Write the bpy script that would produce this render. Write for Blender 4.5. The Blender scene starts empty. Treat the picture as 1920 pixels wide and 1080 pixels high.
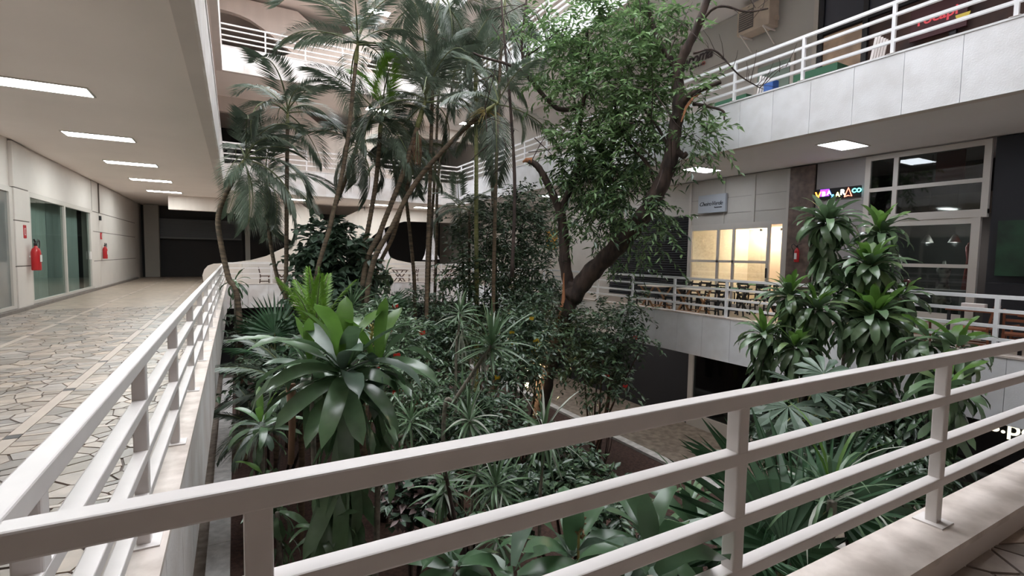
import bpy, bmesh, math, random
import numpy as np
from mathutils import Vector, Matrix, Quaternion
rnd = random.Random(7)
nrs = np.random.RandomState(11)
SC = bpy.context.scene
COL = SC.collection

# ------------------------------------------------------------------ camera
_f = 930.657
_V1, _V2, _C = np.array([440., 471.]), np.array([2630., 507.]), np.array([960., 540.])
_a, _b = _V1-_C, _V2-_C
_dY = np.array([_a[0], -_a[1], -_f]); _dY /= np.linalg.norm(_dY)
_dX = np.array([_b[0], -_b[1], -_f]); _dX /= np.linalg.norm(_dX)
_dX -= _dY*(_dX@_dY); _dX /= np.linalg.norm(_dX)
ROT = np.array([_dX, _dY, np.cross(_dX, _dY)])
EYE = np.array([0., 0., 1.55])
camd = bpy.data.cameras.new('camera'); camo = bpy.data.objects.new('camera', camd); COL.objects.link(camo)
camd.sensor_width = 36; camd.lens = _f/1920*36; camd.clip_start = .05; camd.clip_end = 300
m4 = Matrix.Identity(4)
for i in range(3):
    for j in range(3): m4[i][j] = ROT[i, j]
    m4[i][3] = EYE[i]
camo.matrix_world = m4
SC.camera = camo

# ------------------------------------------------------------------ sky and exposure
wd = bpy.data.worlds.new('overcast_sky'); SC.world = wd; wd.use_nodes = True
bg = wd.node_tree.nodes['Background']
bg.inputs[0].default_value = (0.93, 0.96, 1.0, 1); bg.inputs[1].default_value = 2.5
SC.view_settings.view_transform = 'Standard'
SC.view_settings.look = 'None'
SC.view_settings.gamma = 1
SC.view_settings.use_curve_mapping = False
SC.view_settings.exposure = 1.66
SC.cycles.diffuse_bounces = 8
SC.cycles.max_bounces = 14
SC.cycles.transparent_max_bounces = 16

# ------------------------------------------------------------------ measuring helpers (world metres)
def ray(px, py): return ROT @ np.array([(px-960)/_f, (540-py)/_f, -1.])
def at(px, py, d): return Vector(EYE + d*ray(px, py))
def onz(px, py, z):
    r = ray(px, py); return Vector(EYE + r*(z-EYE[2])/r[2])

# ------------------------------------------------------------------ materials
MATS = {}
def mat(name, col, rough=.55, var=0., scale=3., col2=None, bump=0., bscale=30., spec=.5, metal=0., emit=0., detail=4., stretch=None, objvar=0., attr=None, trans=0.):
    if name in MATS: return MATS[name]
    m = bpy.data.materials.new(name); m.use_nodes = True; nt = m.node_tree; N = nt.nodes; Lk = nt.links
    p = N['Principled BSDF']; c4 = (*col, 1)
    p.inputs['Base Color'].default_value = c4; p.inputs['Roughness'].default_value = rough
    p.inputs['Specular IOR Level'].default_value = spec; p.inputs['Metallic'].default_value = metal
    if emit:
        p.inputs['Emission Color'].default_value = c4; p.inputs['Emission Strength'].default_value = emit
    tc = None
    if var or bump or col2:
        tc = N.new('ShaderNodeNewGeometry').outputs['Position']
        if stretch:
            mp = N.new('ShaderNodeVectorMath'); mp.operation = 'MULTIPLY'; mp.inputs[1].default_value = stretch
            Lk.new(tc, mp.inputs[0]); tc = mp.outputs[0]
    src = None
    if var or col2:
        nz = N.new('ShaderNodeTexNoise'); nz.inputs['Scale'].default_value = scale; nz.inputs['Detail'].default_value = detail
        Lk.new(tc, nz.inputs['Vector'])
        rp = N.new('ShaderNodeValToRGB'); rp.color_ramp.elements[0].position = .35; rp.color_ramp.elements[1].position = .65
        c2 = col2 or tuple(x*(1-var) for x in col)
        rp.color_ramp.elements[0].color = (*c2, 1); rp.color_ramp.elements[1].color = c4
        Lk.new(nz.outputs['Fac'], rp.inputs[0]); src = rp.outputs[0]
    if objvar:
        oi = N.new('ShaderNodeObjectInfo'); mr = N.new('ShaderNodeMapRange')
        mr.inputs[3].default_value = 1-objvar; mr.inputs[4].default_value = 1+objvar
        Lk.new(oi.outputs['Random'], mr.inputs[0])
        mx = N.new('ShaderNodeVectorMath'); mx.operation = 'MULTIPLY'
        if src: Lk.new(src, mx.inputs[0])
        else: mx.inputs[0].default_value = col
        Lk.new(mr.outputs[0], mx.inputs[1]); src = mx.outputs[0]
    if attr:
        at_ = N.new('ShaderNodeAttribute'); at_.attribute_name = attr
        mx = N.new('ShaderNodeVectorMath'); mx.operation = 'MULTIPLY'
        if src: Lk.new(src, mx.inputs[0])
        else: mx.inputs[0].default_value = col
        Lk.new(at_.outputs['Color'], mx.inputs[1]); src = mx.outputs[0]
    if src: Lk.new(src, p.inputs['Base Color'])
    if bump:
        nb = N.new('ShaderNodeTexNoise'); nb.inputs['Scale'].default_value = bscale; nb.inputs['Detail'].default_value = 3
        Lk.new(tc, nb.inputs['Vector']); bp = N.new('ShaderNodeBump'); bp.inputs['Strength'].default_value = bump; bp.inputs['Distance'].default_value = .02
        Lk.new(nb.outputs['Fac'], bp.inputs['Height']); Lk.new(bp.outputs[0], p.inputs['Normal'])
    if trans:
        tr = N.new('ShaderNodeBsdfTranslucent'); ms = N.new('ShaderNodeMixShader'); ms.inputs[0].default_value = trans
        if src: Lk.new(src, tr.inputs[0])
        else: tr.inputs[0].default_value = c4
        out = N['Material Output']; Lk.new(p.outputs[0], ms.inputs[1]); Lk.new(tr.outputs[0], ms.inputs[2]); Lk.new(ms.outputs[0], out.inputs[0])
    MATS[name] = m; return m

def glass(name, tint=(.9, .95, .95), refl=.12):
    if name in MATS: return MATS[name]
    m = bpy.data.materials.new(name); m.use_nodes = True; nt = m.node_tree; N = nt.nodes; N.clear()
    o = N.new('ShaderNodeOutputMaterial'); t = N.new('ShaderNodeBsdfTransparent'); g = N.new('ShaderNodeBsdfGlossy'); x = N.new('ShaderNodeMixShader')
    lw_ = N.new('ShaderNodeLayerWeight'); fr = N.new('ShaderNodeMath'); fr.operation = 'POWER'; fr.inputs[1].default_value = 5; nt.links.new(lw_.outputs['Facing'], fr.inputs[0])
    ad = N.new('ShaderNodeMath'); ad.operation = 'MULTIPLY_ADD'; ad.inputs[1].default_value = .5; ad.inputs[2].default_value = refl*.5
    t.inputs[0].default_value = (*tint, 1); g.inputs['Roughness'].default_value = .03
    nt.links.new(fr.outputs[0], ad.inputs[0]); nt.links.new(ad.outputs[0], x.inputs[0])
    nt.links.new(t.outputs[0], x.inputs[1]); nt.links.new(g.outputs[0], x.inputs[2]); nt.links.new(x.outputs[0], o.inputs[0])
    MATS[name] = m; return m

PAINT = mat('beige_paint', (.70, .63, .595), .75, var=.06, scale=1.2)
CEIL = mat('ceiling_paint', (.85, .775, .735), .8, var=.04, scale=.7)
CEILR = mat('ceiling_paint_cool_lit', (.78, .755, .755), .8, var=.04, scale=.7)  # same ceiling paint, cool light of the right side put into the colour
RAILC = mat('rail_paint_cool_lit', (.88, .89, .92), .4, var=.04, scale=9)  # lighter copy of the rail paint, cool daylight put into the colour
RAIL = mat('rail_white_paint', (.75, .705, .69), .38, var=.05, scale=9)
MARBLE = mat('fascia_marble', (.80, .765, .75), .5, col2=(.66, .60, .565), scale=2.2, detail=8, objvar=.05, bump=.15, bscale=40)
MARBLEC = mat('fascia_marble_cool_lit', (.84, .855, .89), .5, col2=(.74, .745, .765), scale=2.2, detail=8, objvar=.04, bump=.15, bscale=40)  # same marble for the right side, bluish light put into the colour
CURB = mat('curb_marble', (.72, .64, .59), .45, col2=(.50, .43, .385), scale=6, detail=8)
GROUT = mat('grout', (.17, .14, .125), .8)
STONE = mat('paving_stone', (.39, .325, .28), .36, var=.3, scale=7, attr='tone', detail=6)
BAND = mat('paving_band', (.52, .435, .375), .3, var=.12, scale=5)
DARKTILE = mat('dark_tile', (.04, .035, .04), .3)
METALW = mat('window_frame_paint', (.55, .51, .475), .45)
WHITEW = mat('white_wall_panel', (.66, .61, .575), .6, var=.05, scale=1.5)
JOINT = mat('dark_joint', (.12, .10, .09), .9)  # dark colour of the panel joints, also on the conduit
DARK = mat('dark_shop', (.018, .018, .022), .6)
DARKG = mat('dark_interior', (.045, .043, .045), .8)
NAVY = mat('navy_panel', (.012, .013, .02), .5)
FLUO = mat('fluorescent_diffuser', (.93, 1., .98), .5, emit=15)
FLUOC = mat('panel_light_diffuser', (.88, .93, 1.), .5, emit=6)
FLUOL = mat('added_panel_diffuser', (1., .96, .9), .5, emit=5)
GLASS = glass('clear_glass'); GLASSD = glass('grey_glass', (.45, .5, .5), .1); GLASSF = glass('frosted_dim_glass', (.8, .86, .84), .06)
SOIL = mat('mulch', (.085, .045, .036), .95, var=.5, scale=14, bump=.9, bscale=35)
KERB = mat('kerb_stone', (.62, .60, .58), .7, var=.3, scale=5, detail=8)
BARK = mat('bark', (.075, .05, .042), .9, col2=(.028, .02, .018), scale=7, detail=8, bump=.9, bscale=18, stretch=(1, 1, .35))
BARKP = mat('pale_stem_bark', (.26, .23, .19), .85, var=.45, scale=18)
WOUND = mat('split_wood', (.42, .18, .085), .8, var=.4, scale=9, stretch=(1, 1, .2))
PALMB = mat('palm_bark', (.16, .115, .075), .8, col2=(.055, .042, .03), scale=11, stretch=(.3, .3, 1.6))
PALMG = mat('palm_green_stem', (.24, .25, .10), .6, col2=(.14, .15, .055), scale=9, stretch=(.3, .3, 1.6))
WOODL = mat('light_wood', (.52, .29, .15), .5, var=.2, scale=8)
WOODD = mat('red_brown_wood', (.20, .065, .03), .4, var=.2, scale=8)
WOODK = mat('dark_brown_wood', (.06, .03, .022), .5)
BLACKW = mat('black_painted_wood', (.016, .016, .018), .5)
RED = mat('extinguisher_red', (.50, .02, .025), .3)
GREENC = mat('green_cloth', (.05, .16, .09), .9)
WHITEC = mat('white_cloth', (.72, .69, .70), .85)
RACHIS = mat('frond_rib', (.13, .155, .07), .5)
# leaves
def leafmat(n, c, rough=.38, ov=.25, tr=.18, spec=.5): return mat(n, c, rough, objvar=ov, var=.28, scale=5, trans=tr, spec=spec)
LF_DRAC = leafmat('dracaena_leaf', (.125, .215, .11), .25, spec=.8)
LF_BROAD = leafmat('broad_clump_leaf', (.07, .14, .066), .3, spec=.6)
LF_NEW = leafmat('new_leaf', (.12, .245, .045), .35, .15, .3)
LF_CORN = leafmat('corn_plant_leaf', (.14, .225, .12), .26, spec=.7)
LF_CORNP = leafmat('corn_plant_pale_leaf', (.17, .25, .105), .3)
LF_PALM = leafmat('palm_leaflet', (.14, .185, .135), .35, .3)
LF_PALMN = leafmat('palm_bright_leaflet', (.15, .30, .035), .45, .2, .3)
LF_DRY = leafmat('dry_palm_leaf', (.36, .20, .13), .8)
LF_SPIKE = leafmat('spiky_leaf', (.105, .18, .09), .35, .3)
LF_PALE = leafmat('pale_grey_leaf', (.36, .38, .32), .6)
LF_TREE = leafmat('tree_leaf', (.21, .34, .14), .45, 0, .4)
LF_TREED = leafmat('tree_shade_leaf', (.12, .21, .09), .42, 0, .25)  # darker copy of the tree leaf, crown shade put into its colour
LF_DARK = leafmat('dark_shrub_leaf', (.072, .115, .074), .27, 0, .15)
LF_MID = leafmat('shrub_leaf', (.10, .165, .085), .29, 0, .2)
LF_FAN = leafmat('fan_palm_leaf', (.05, .115, .055), .4, .2)
LF_GREY = leafmat('grey_green_leaf', (.12, .18, .13), .33, .2)
FLOWER = mat('red_petal', (.75, .05, .035), .6)
YFLOWER = mat('yellow_petal', (.85, .62, .06), .6)
INFLO = mat('flower_stalk', (.42, .33, .12), .7, var=.3, scale=20)

# ------------------------------------------------------------------ mesh and object helpers
def tag(o, label, cat=None, group=None, kind=None):
    if label: o['label'] = label
    if cat: o['category'] = cat
    if group: o['group'] = group
    if kind: o['kind'] = kind
    return o
def empty(name, loc, label=None, cat=None, group=None, kind=None):
    o = bpy.data.objects.new(name, None); COL.objects.link(o); o.location = loc; o.empty_display_size = .1
    return tag(o, label, cat, group, kind)
def link(name, me, parent=None, loc=None):
    """world-space mesh; a parent sits at its own base, children are shifted accordingly"""
    o = bpy.data.objects.new(name, me); COL.objects.link(o)
    off = Vector((0, 0, 0)); p = parent
    while p is not None: off += p.location; p = p.parent
    o.location = (Vector(loc) if loc is not None else Vector((0, 0, 0))) - off
    if parent is not None: o.parent = parent
    return o
class MB:
    def __init__(s): s.v = []; s.f = []; s.m = []
    def add(s, vs, fs, mi=0):
        n = len(s.v); s.v += [tuple(x) for x in vs]; s.f += [tuple(i+n for i in q) for q in fs]; s.m += [mi]*len(fs); return s
    def box(s, a, b, mi=0):
        (x0, y0, z0), (x1, y1, z1) = [min(p, q) for p, q in zip(a, b)], [max(p, q) for p, q in zip(a, b)]
        return s.add([(x0, y0, z0), (x1, y0, z0), (x1, y1, z0), (x0, y1, z0), (x0, y0, z1), (x1, y0, z1), (x1, y1, z1), (x0, y1, z1)],
                     [(0, 3, 2, 1), (4, 5, 6, 7), (0, 1, 5, 4), (1, 2, 6, 5), (2, 3, 7, 6), (3, 0, 4, 7)], mi)
    def beam(s, a, b, w, h, mi=0):
        a, b = Vector(a), Vector(b); d = (b-a).normalized(); up = Vector((0, 0, 1)) if abs(d.z) < .95 else Vector((1, 0, 0))
        sx = d.cross(up).normalized(); sz = sx.cross(d)
        vs = [p+sx*i*w/2+sz*j*h/2 for p in (a, b) for i, j in ((-1, -1), (1, -1), (1, 1), (-1, 1))]
        return s.add(vs, [(0, 1, 2, 3), (7, 6, 5, 4), (0, 4, 5, 1), (1, 5, 6, 2), (2, 6, 7, 3), (3, 7, 4, 0)], mi)
    def tube(s, pts, rad, n=8, mi=0, cap=True):
        pts = [Vector(p) for p in pts]; k = len(pts)
        if not isinstance(rad, (list, tuple)): rad = [rad]*k
        d = (pts[1]-pts[0]).normalized(); u = d.orthogonal().normalized(); vs = []
        for i, p in enumerate(pts):
            nd = ((pts[min(i+1, k-1)]-pts[max(i-1, 0)])).normalized()
            u = (d.rotation_difference(nd) @ u); u = (u-nd*u.dot(nd)).normalized(); d = nd; w = d.cross(u)
            for j in range(n):
                t = 2*math.pi*j/n; vs.append(p+(u*math.cos(t)+w*math.sin(t))*rad[i])
        fs = [(i*n+j, i*n+(j+1) % n, (i+1)*n+(j+1) % n, (i+1)*n+j) for i in range(k-1) for j in range(n)]
        if cap: fs += [tuple(range(n))[::-1], tuple((k-1)*n+j for j in range(n))]
        return s.add(vs, fs, mi)
    def lathe(s, base, prof, n=14, mi=0):
        base = Vector(base); vs = [base+Vector((r*math.cos(2*math.pi*j/n), r*math.sin(2*math.pi*j/n), z)) for r, z in prof for j in range(n)]
        k = len(prof)
        return s.add(vs, [(i*n+j, i*n+(j+1) % n, (i+1)*n+(j+1) % n, (i+1)*n+j) for i in range(k-1) for j in range(n)]+[tuple(range(n))[::-1], tuple((k-1)*n+j for j in range(n))], mi)
    def mesh(s, name, mats, smooth=False):
        me = bpy.data.meshes.new(name); me.from_pydata(s.v, [], s.f)
        for m in (mats if isinstance(mats, (list, tuple)) else [mats]): me.materials.append(m)
        if any(s.m): me.polygons.foreach_set('material_index', s.m)
        if smooth: me.polygons.foreach_set('use_smooth', [True]*len(me.polygons))
        me.update(); return me
    def build(s, name, mats, parent=None, smooth=False, bevel=0):
        o = link(name, s.mesh(name, mats, smooth), parent)
        if bevel:
            b = o.modifiers.new('b', 'BEVEL'); b.width = bevel; b.segments = 2
        return o
def box(name, a, b, m, parent=None, bevel=0): return MB().box(a, b).build(name, m, parent, bevel=bevel)
def struct(name, a, b, m, label, cat='wall'): return tag(box(name, a, b, m), label, cat, kind='structure')
def prism_x(poly, y0, y1):      # polygon in (x,z) extruded along y
    bm = bmesh.new(); vs = [bm.verts.new((x, y0, z)) for x, z in poly]; f = bm.faces.new(vs)
    r = bmesh.ops.extrude_face_region(bm, geom=[f]); bmesh.ops.translate(bm, vec=(0, y1-y0, 0), verts=[g for g in r['geom'] if isinstance(g, bmesh.types.BMVert)])
    bmesh.ops.recalc_face_normals(bm, faces=bm.faces); bmesh.ops.triangulate(bm, faces=[q for q in bm.faces if len(q.verts) > 4])
    return bm
def bm_build(bm, name, m, parent=None):
    me = bpy.data.meshes.new(name); bm.to_mesh(me); bm.free(); me.materials.append(m); return link(name, me, parent)
def text(name, body, size, origin, m, parent=None, right=(0, -1, 0), up=(0, 0, 1), shear=0., ext=.004, spacing=1., bold=0.):
    cu = bpy.data.curves.new(name, 'FONT'); cu.body = body; cu.size = size; cu.extrude = ext; cu.shear = shear; cu.space_character = spacing; cu.offset = bold
    cu.resolution_u = 3
    o = bpy.data.objects.new(name, cu); COL.objects.link(o); bpy.context.view_layer.update()
    me = bpy.data.meshes.new_from_object(o.evaluated_get(bpy.context.evaluated_depsgraph_get())); bpy.data.objects.remove(o)
    r, u = Vector(right), Vector(up); n = r.cross(u)
    me.transform(Matrix(((r.x, u.x, n.x, origin[0]), (r.y, u.y, n.y, origin[1]), (r.z, u.z, n.z, origin[2]), (0, 0, 0, 1))))
    me.materials.clear(); me.materials.append(m); me.name = name
    return link(name, me, parent)

# ================================================================== THE BUILDING
XL, XR, YN, YF = -.33, 10.6, 1.28, 25.3          # the four faces of the courtyard
XW, XS, YB, YW = -4.85, 14.1, -3.4, 29.5         # outer walls: left shops, right shops, behind, far ramp wall
Z0 = -4.35
FLR = [-.07, 5.2, 10.22]; FB = [-1.0, 4.22, 9.33, 14.5]; FT = [.1, 5.37, 10.4, 15.5]
LVN = ['first', 'second', 'third', 'top']
# ground
struct('floor', (XW, YB, Z0-.2), (XS+4, 40, Z0), mat('ground_paving', (.36, .30, .25), .5, col2=(.19, .155, .13), scale=5, detail=8), 'mottled stone paving of the lower floor beside the planted bed', 'floor')
# gallery slabs, four sides for each level
for L in range(4):
    zt = FLR[L] if L < 3 else 15.0
    zb = FB[L]
    cm = CEIL
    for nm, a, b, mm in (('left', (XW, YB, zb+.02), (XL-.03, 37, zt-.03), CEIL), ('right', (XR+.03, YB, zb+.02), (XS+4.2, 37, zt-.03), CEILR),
                     ('far', (XL-.03, YF+.03, zb+.02), (XR+.03, 37, zt-.03), CEIL), ('near', (XL-.03, YB, zb+.02), (XR+.03, YN-.03, zt-.03), CEIL)):
        struct('ceiling', a, b, mm, f'painted slab soffit of the {LVN[L]} gallery on the {nm} side of the courtyard', 'ceiling')
# gallery floors above the first level
for L in (1, 2):
    for nm, a, b in (('left', (XW, YB), (XL-.24, 37)), ('right', (XR+.24, YB), (XS, 37)), ('far', (XL-.24, YF+.24), (XR+.24, 37)), ('near', (XL-.24, YB), (XR+.24, YN-.24))):
        struct('floor', (*a, FLR[L]-.03), (*b, FLR[L]), BAND, f'stone gallery floor of the {LVN[L]} level on the {nm} side', 'floor')
# fascia of marble panels, one part per panel
_pcache = {}
def panel_mesh(dx, dy, h, m):
    k = (round(dx, 3), round(dy, 3), round(h, 3), m.name)
    if k not in _pcache: _pcache[k] = MB().box((0, 0, 0), (dx, dy, h)).mesh('marble_panel', m)
    return _pcache[k]
def fascia(n, side, L):
    h = FT[L]-FB[L]; g = .008; step = .8345; w = .035
    name = f'trim_{n}'
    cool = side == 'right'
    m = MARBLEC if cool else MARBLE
    lab = f'marble panel parapet band along the {side} side of the courtyard at the {LVN[L]} gallery'
    base = {'left': (XL, YN, FB[L]), 'right': (XR, YN, FB[L]), 'far': (XL, YF, FB[L]), 'near': (XL, YN, FB[L])}[side]
    t = empty(name, base, lab, 'parapet', kind='structure')
    if side in ('left', 'right'):
        s = -1 if side == 'left' else 1
        x0 = XL if side == 'left' else XR
        MB().box((x0+s*.035, YN-.2, FB[L]+.004), (x0+s*.24, YF+.2, FT[L]-.03)).build('core', PAINT, t)
        k = 0; y = YN
        while y < YF-.01:
            ln = min(step, YF-y)
            link('marble_panel', panel_mesh(w, ln-g, h-.035, m), t, (x0-w if side == 'left' else x0, y, FB[L]))
            y += step
        MB().box((x0-s*.012, YN-.2, FT[L]-.034), (x0+s*.26, YF+.2, FT[L])).build('coping', CURB if L == 0 else m, t)
    else:
        s = 1 if side == 'far' else -1
        y0 = YF if side == 'far' else YN
        MB().box((XL, y0+s*.035, FB[L]+.004), (XR, y0+s*.24, FT[L]-.03)).build('core', PAINT, t)
        x = XL
        while x < XR-.01:
            ln = min(step, XR-x)
            link('marble_panel', panel_mesh(ln-g, w, h-.035, m), t, (x, y0 if side == 'far' else y0-w, FB[L]))
            x += step
        MB().box((XL-.2, y0-s*.012, FT[L]-.034), (XR+.2, y0+s*.26, FT[L])).build('coping', CURB if L == 0 else m, t)
k = 1
for L in range(4):
    for side in ('left', 'right', 'far', 'near'):
        fascia(k, side, L); k += 1
# raised stone kerb lip inside the near parapet
struct('trim_17', (XL, YN-.2, FLR[0]), (XR, YN-.17, FT[0]-.045), CURB, 'rounded stone skirting under the near parapet coping', 'trim')
# outer walls
struct('wall_left', (XW-.3, YB, Z0), (XW-.02, 17.0, 15), WHITEW, 'white painted wall behind the left gallery', 'wall')
struct('wall_left_far', (XW-.3, 24.95, Z0), (XW-.02, 37, 15), WHITEW, 'white panelled wall at the far end of the left gallery', 'wall')
struct('wall_left_over', (XW-.3, 17.0, 3.0), (XW-.02, 24.95, 15), WHITEW, 'white wall strip over the glass shopfront of the left gallery', 'wall')
struct('wall_left_under', (XW-.3, 17.0, Z0), (XW-.02, 24.95, -.07), WHITEW, 'white wall below the glass shopfront of the left gallery', 'wall')
struct('wall_near', (XW-.3, YB-.3, Z0), (XS+4.2, YB, 15), WHITEW, 'plain wall behind the near gallery', 'wall')
struct('wall_back', (XW-.3, 37, Z0), (XS+4.2, 37.3, 15), DARKG, 'dark wall at the very back beyond the curved ramp wall', 'wall')
struct('wall_right_back', (XS+4, YB, Z0), (XS+4.2, 37, 15), DARKG, 'back wall of the right hand shops', 'wall')
struct('wall_ground_far', (XW, 27.2, Z0), (XS, 27.4, FB[0]), DARK, 'dark shopfront wall on the lower floor at the far side', 'wall')
# shop divider walls right
# far ramp walls with eye-shaped openings
POLY = [(-2.79, 4.24), (3.14, 4.24), (4.68, 3.16), (6.7, 4.24), (14.1, 4.24), (14.1, 3.6), (9.03, 3.52), (8.4, 3.34), (7.9, 3.12), (7.45, 2.86), (7.11, 2.59), (6.74, 2.14), (7.27, 1.78), (7.9, 1.41), (8.54, 1.17), (9.37, 1.01), (10.5, .97), (14.1, .96), (14.1, -.07),
        (-1.4, -.07), (-1.45, .3), (-1.36, .6), (-1.2, .8), (-.95, .89), (-.25, .94), (.73, 1.09), (1.48, 1.32), (2.27, 1.74), (2.88, 2.07), (1.51, 2.99), (.88, 3.32), (.45, 3.43), (.03, 3.49), (-.91, 3.54), (-2.79, 3.54)]
for L, dz in ((0, 0), (1, 5.08), (2, 10.06)):
    tag(bm_build(prism_x([(x, z+dz+(.03 if z > 4 and L else 0)) for x, z in POLY], YW, YW+.35), 'wall_far' if L == 0 else f'wall_far_{L+1}', mat('ramp_wall_paint', (.66, .585, .54), .75, var=.07, scale=1.1, stretch=(3, 1, .4))),
        f'curved concrete ramp wall with eye shaped openings behind the far {LVN[L]} gallery', 'wall', kind='structure')
# roof beams over the courtyard
for i in range(7):
    y = 3+i*3.7
    tag(box('roof_beam', (XL-.2, y-.12, 15.5), (XR+.2, y+.12, 16.1), PAINT), 'pale roof beam spanning the top of the courtyard', 'beam', 'roof beams')

# ------------------------------------------------------------------ crazy paving on the first level
def clip(poly, nx, ny, c):
    out = []
    for i in range(len(poly)):
        p, q = poly[i], poly[(i+1) % len(poly)]; a = p[0]*nx+p[1]*ny-c; b = q[0]*nx+q[1]*ny-c
        if a <= 0: out.append(p)
        if (a < 0 < b) or (b < 0 < a):
            t = a/(a-b); out.append((p[0]+(q[0]-p[0])*t, p[1]+(q[1]-p[1])*t))
    return out
def crazy(x0, x1, y0, y1, cell, gap=.008):
    nx, ny = max(1, round((x1-x0)/(cell*1.25))), max(1, round((y1-y0)/(cell*.85))); dx, dy = (x1-x0)/nx, (y1-y0)/ny
    P = {(i, j): (x0+(i+.5+rnd.uniform(-.55, .55))*dx, y0+(j+.5+rnd.uniform(-.55, .55))*dy) for i in range(nx) for j in range(ny)}
    cells = []
    for (i, j), p in P.items():
        poly = [(x0, y0), (x1, y0), (x1, y1), (x0, y1)]
        for a in range(-2, 3):
            for b in range(-2, 3):
                q = P.get((i+a, j+b))
                if q is None or (a == 0 and b == 0): continue
                ux, uy = q[0]-p[0], q[1]-p[1]; l = math.hypot(ux, uy); ux /= l; uy /= l
                poly = clip(poly, ux, uy, (p[0]+q[0])/2*ux+(p[1]+q[1])/2*uy-gap*rnd.uniform(.3, 1.2))
                if len(poly) < 3: break
            if len(poly) < 3: break
        if len(poly) >= 3: cells.append(poly)
    return cells
def stone_geo(poly, z, h):
    n = len(poly); cx = sum(p[0] for p in poly)/n; cy = sum(p[1] for p in poly)/n
    vs = [(x, y, z) for x, y in poly]+[(cx+(x-cx)*.985, cy+(y-cy)*.985, z+h) for x, y in poly]
    return vs, [tuple(range(n, 2*n))]+[(i, (i+1) % n, n+(i+1) % n, n+i) for i in range(n)], (cx, cy)
def tone_attr(me, tones):
    ca = me.color_attributes.new('tone', 'FLOAT_COLOR', 'POINT')
    ca.data.foreach_set('color', np.array(tones, dtype=np.float32).ravel())
def rtone():
    k = rnd.choice([1, 1.05, 1.15, .85, .62, 1.25, .75]); w = rnd.uniform(-.06, .06)
    return (k*(1+w), k, k*(1-w*1.3), 1)
flo = empty('floor', (XW, YB, FLR[0]), 'crazy paved stone floor with pale bands and dark tiles of the first level galleries', 'floor', kind='structure')
zb = FLR[0]-.012
MB().box((XW, YB, zb-.06), (XL-.2, 37, zb)).build('bedding', GROUT, flo)
MB().box((XL-.2, YB, zb-.06), (XS, YN-.17, zb)).build('bedding', GROUT, flo)
FARP = mat('paving_far', (.46, .375, .30), .33, col2=(.29, .23, .185), scale=5.5, detail=6, stretch=(.8, 1.3, 1))
MB().box((XR+.2, YN-.17, zb-.06), (XS, 37, FLR[0])).build('far_paving', FARP, flo)
MB().box((XL-.2, YF+.2, zb-.06), (XR+.2, 37, FLR[0])).build('far_paving', FARP, flo)
xs_b = [-5.1, -3.37, -1.69, -.5]
ys_b = [5.71+1.675*i for i in range(-6, 19)]
allc = []
for j in range(len(ys_b)-1):
    for i in range(3):
        x0, x1, y0, y1 = max(xs_b[i]+.055, XW), xs_b[i+1]-.055 if i < 2 else XL-.2, ys_b[j]+.024, ys_b[j+1]-.024
        if y0 > 16.5 or y1 < -3:
            if y1 < YB: continue
            MB().box((x0, max(y0, YB), zb), (x1, y1, FLR[0])).build('far_paving', FARP, flo); continue
        allc += crazy(x0, x1, y0, y1, .165 if y0 < 9 else .22)
for i in range(-1, 8):        # near gallery strip, right of the corner
    x0, x1 = -.5+1.675*i, -.5+1.675*(i+1)
    for y0, y1 in ((-3.35, -1.05), (-.95, 1.07)):
        if i >= 0: allc += crazy(x0+.05, x1-.05, y0, y1, .22)
def near_key(p):
    cx = sum(q[0] for q in p)/len(p); cy = sum(q[1] for q in p)/len(p)
    v = ROT.T @ (np.array([cx, cy, FLR[0]])-EYE)
    if v[2] > -.3: return 1e6
    u, w = 960+_f*v[0]/-v[2], 540-_f*v[1]/-v[2]
    return -v[2]*(1 if -20 < u < 1940 and w < 1130 else 100)
allc.sort(key=near_key)
for p in allc[:300]:
    vs, fs, c = stone_geo(p, zb, .012+rnd.uniform(-.002, .002)); me = MB().add(vs, fs).mesh('paving_stone', STONE); tone_attr(me, [rtone()]*len(vs)); link('paving_stone', me, flo)
mb = MB(); tn = []
for p in allc[300:]:
    vs, fs, c = stone_geo(p, zb, .012); mb.add(vs, fs); tn += [rtone()]*len(vs)
me = mb.mesh('paving_stones', STONE); tone_attr(me, tn); tag(link('paving_stones', me, flo), None, kind='stuff')
for x in (-3.37, -1.69):
    for j in range(len(ys_b)-1): MB().box((x-.05, ys_b[j]+.06, zb), (x+.05, ys_b[j+1]-.06, FLR[0]+.001)).build('band', BAND, flo)
for y in ys_b:
    if y > YB:
        MB().box((XW, y-.02, zb), (-3.37-.056, y+.02, FLR[0]+.001)).build('band', BAND, flo); MB().box((-3.37+.056, y-.02, zb), (-1.69-.056, y+.02, FLR[0]+.001)).build('band', BAND, flo); MB().box((-1.69+.056, y-.02, zb), (XL-.22, y+.02, FLR[0]+.001)).build('band', BAND, flo)
        for x in (-3.37, -1.69): MB().box((x-.05, y-.05, zb), (x+.05, y+.05, FLR[0]+.001)).build('dark_tile', DARKTILE, flo)
for i in range(0, 8): MB().box((-.5+1.675*i-.05, YB, zb), (-.5+1.675*i+.05, 1.07, FLR[0]+.001)).build('band', BAND, flo)
MB().box((-.45, -1.05, zb), (XS, -.95, FLR[0]+.0005)).build('band', BAND, flo)
# grey ledge at the foot of the left wall
struct('baseboard_left', (XW-.02, YB, FLR[0]), (XW+.12, 34.5, FLR[0]+.08), mat('ledge_stone', (.22, .19, .175), .6, var=.2, scale=6), 'grey stone ledge along the foot of the left gallery wall', 'baseboard')

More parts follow.
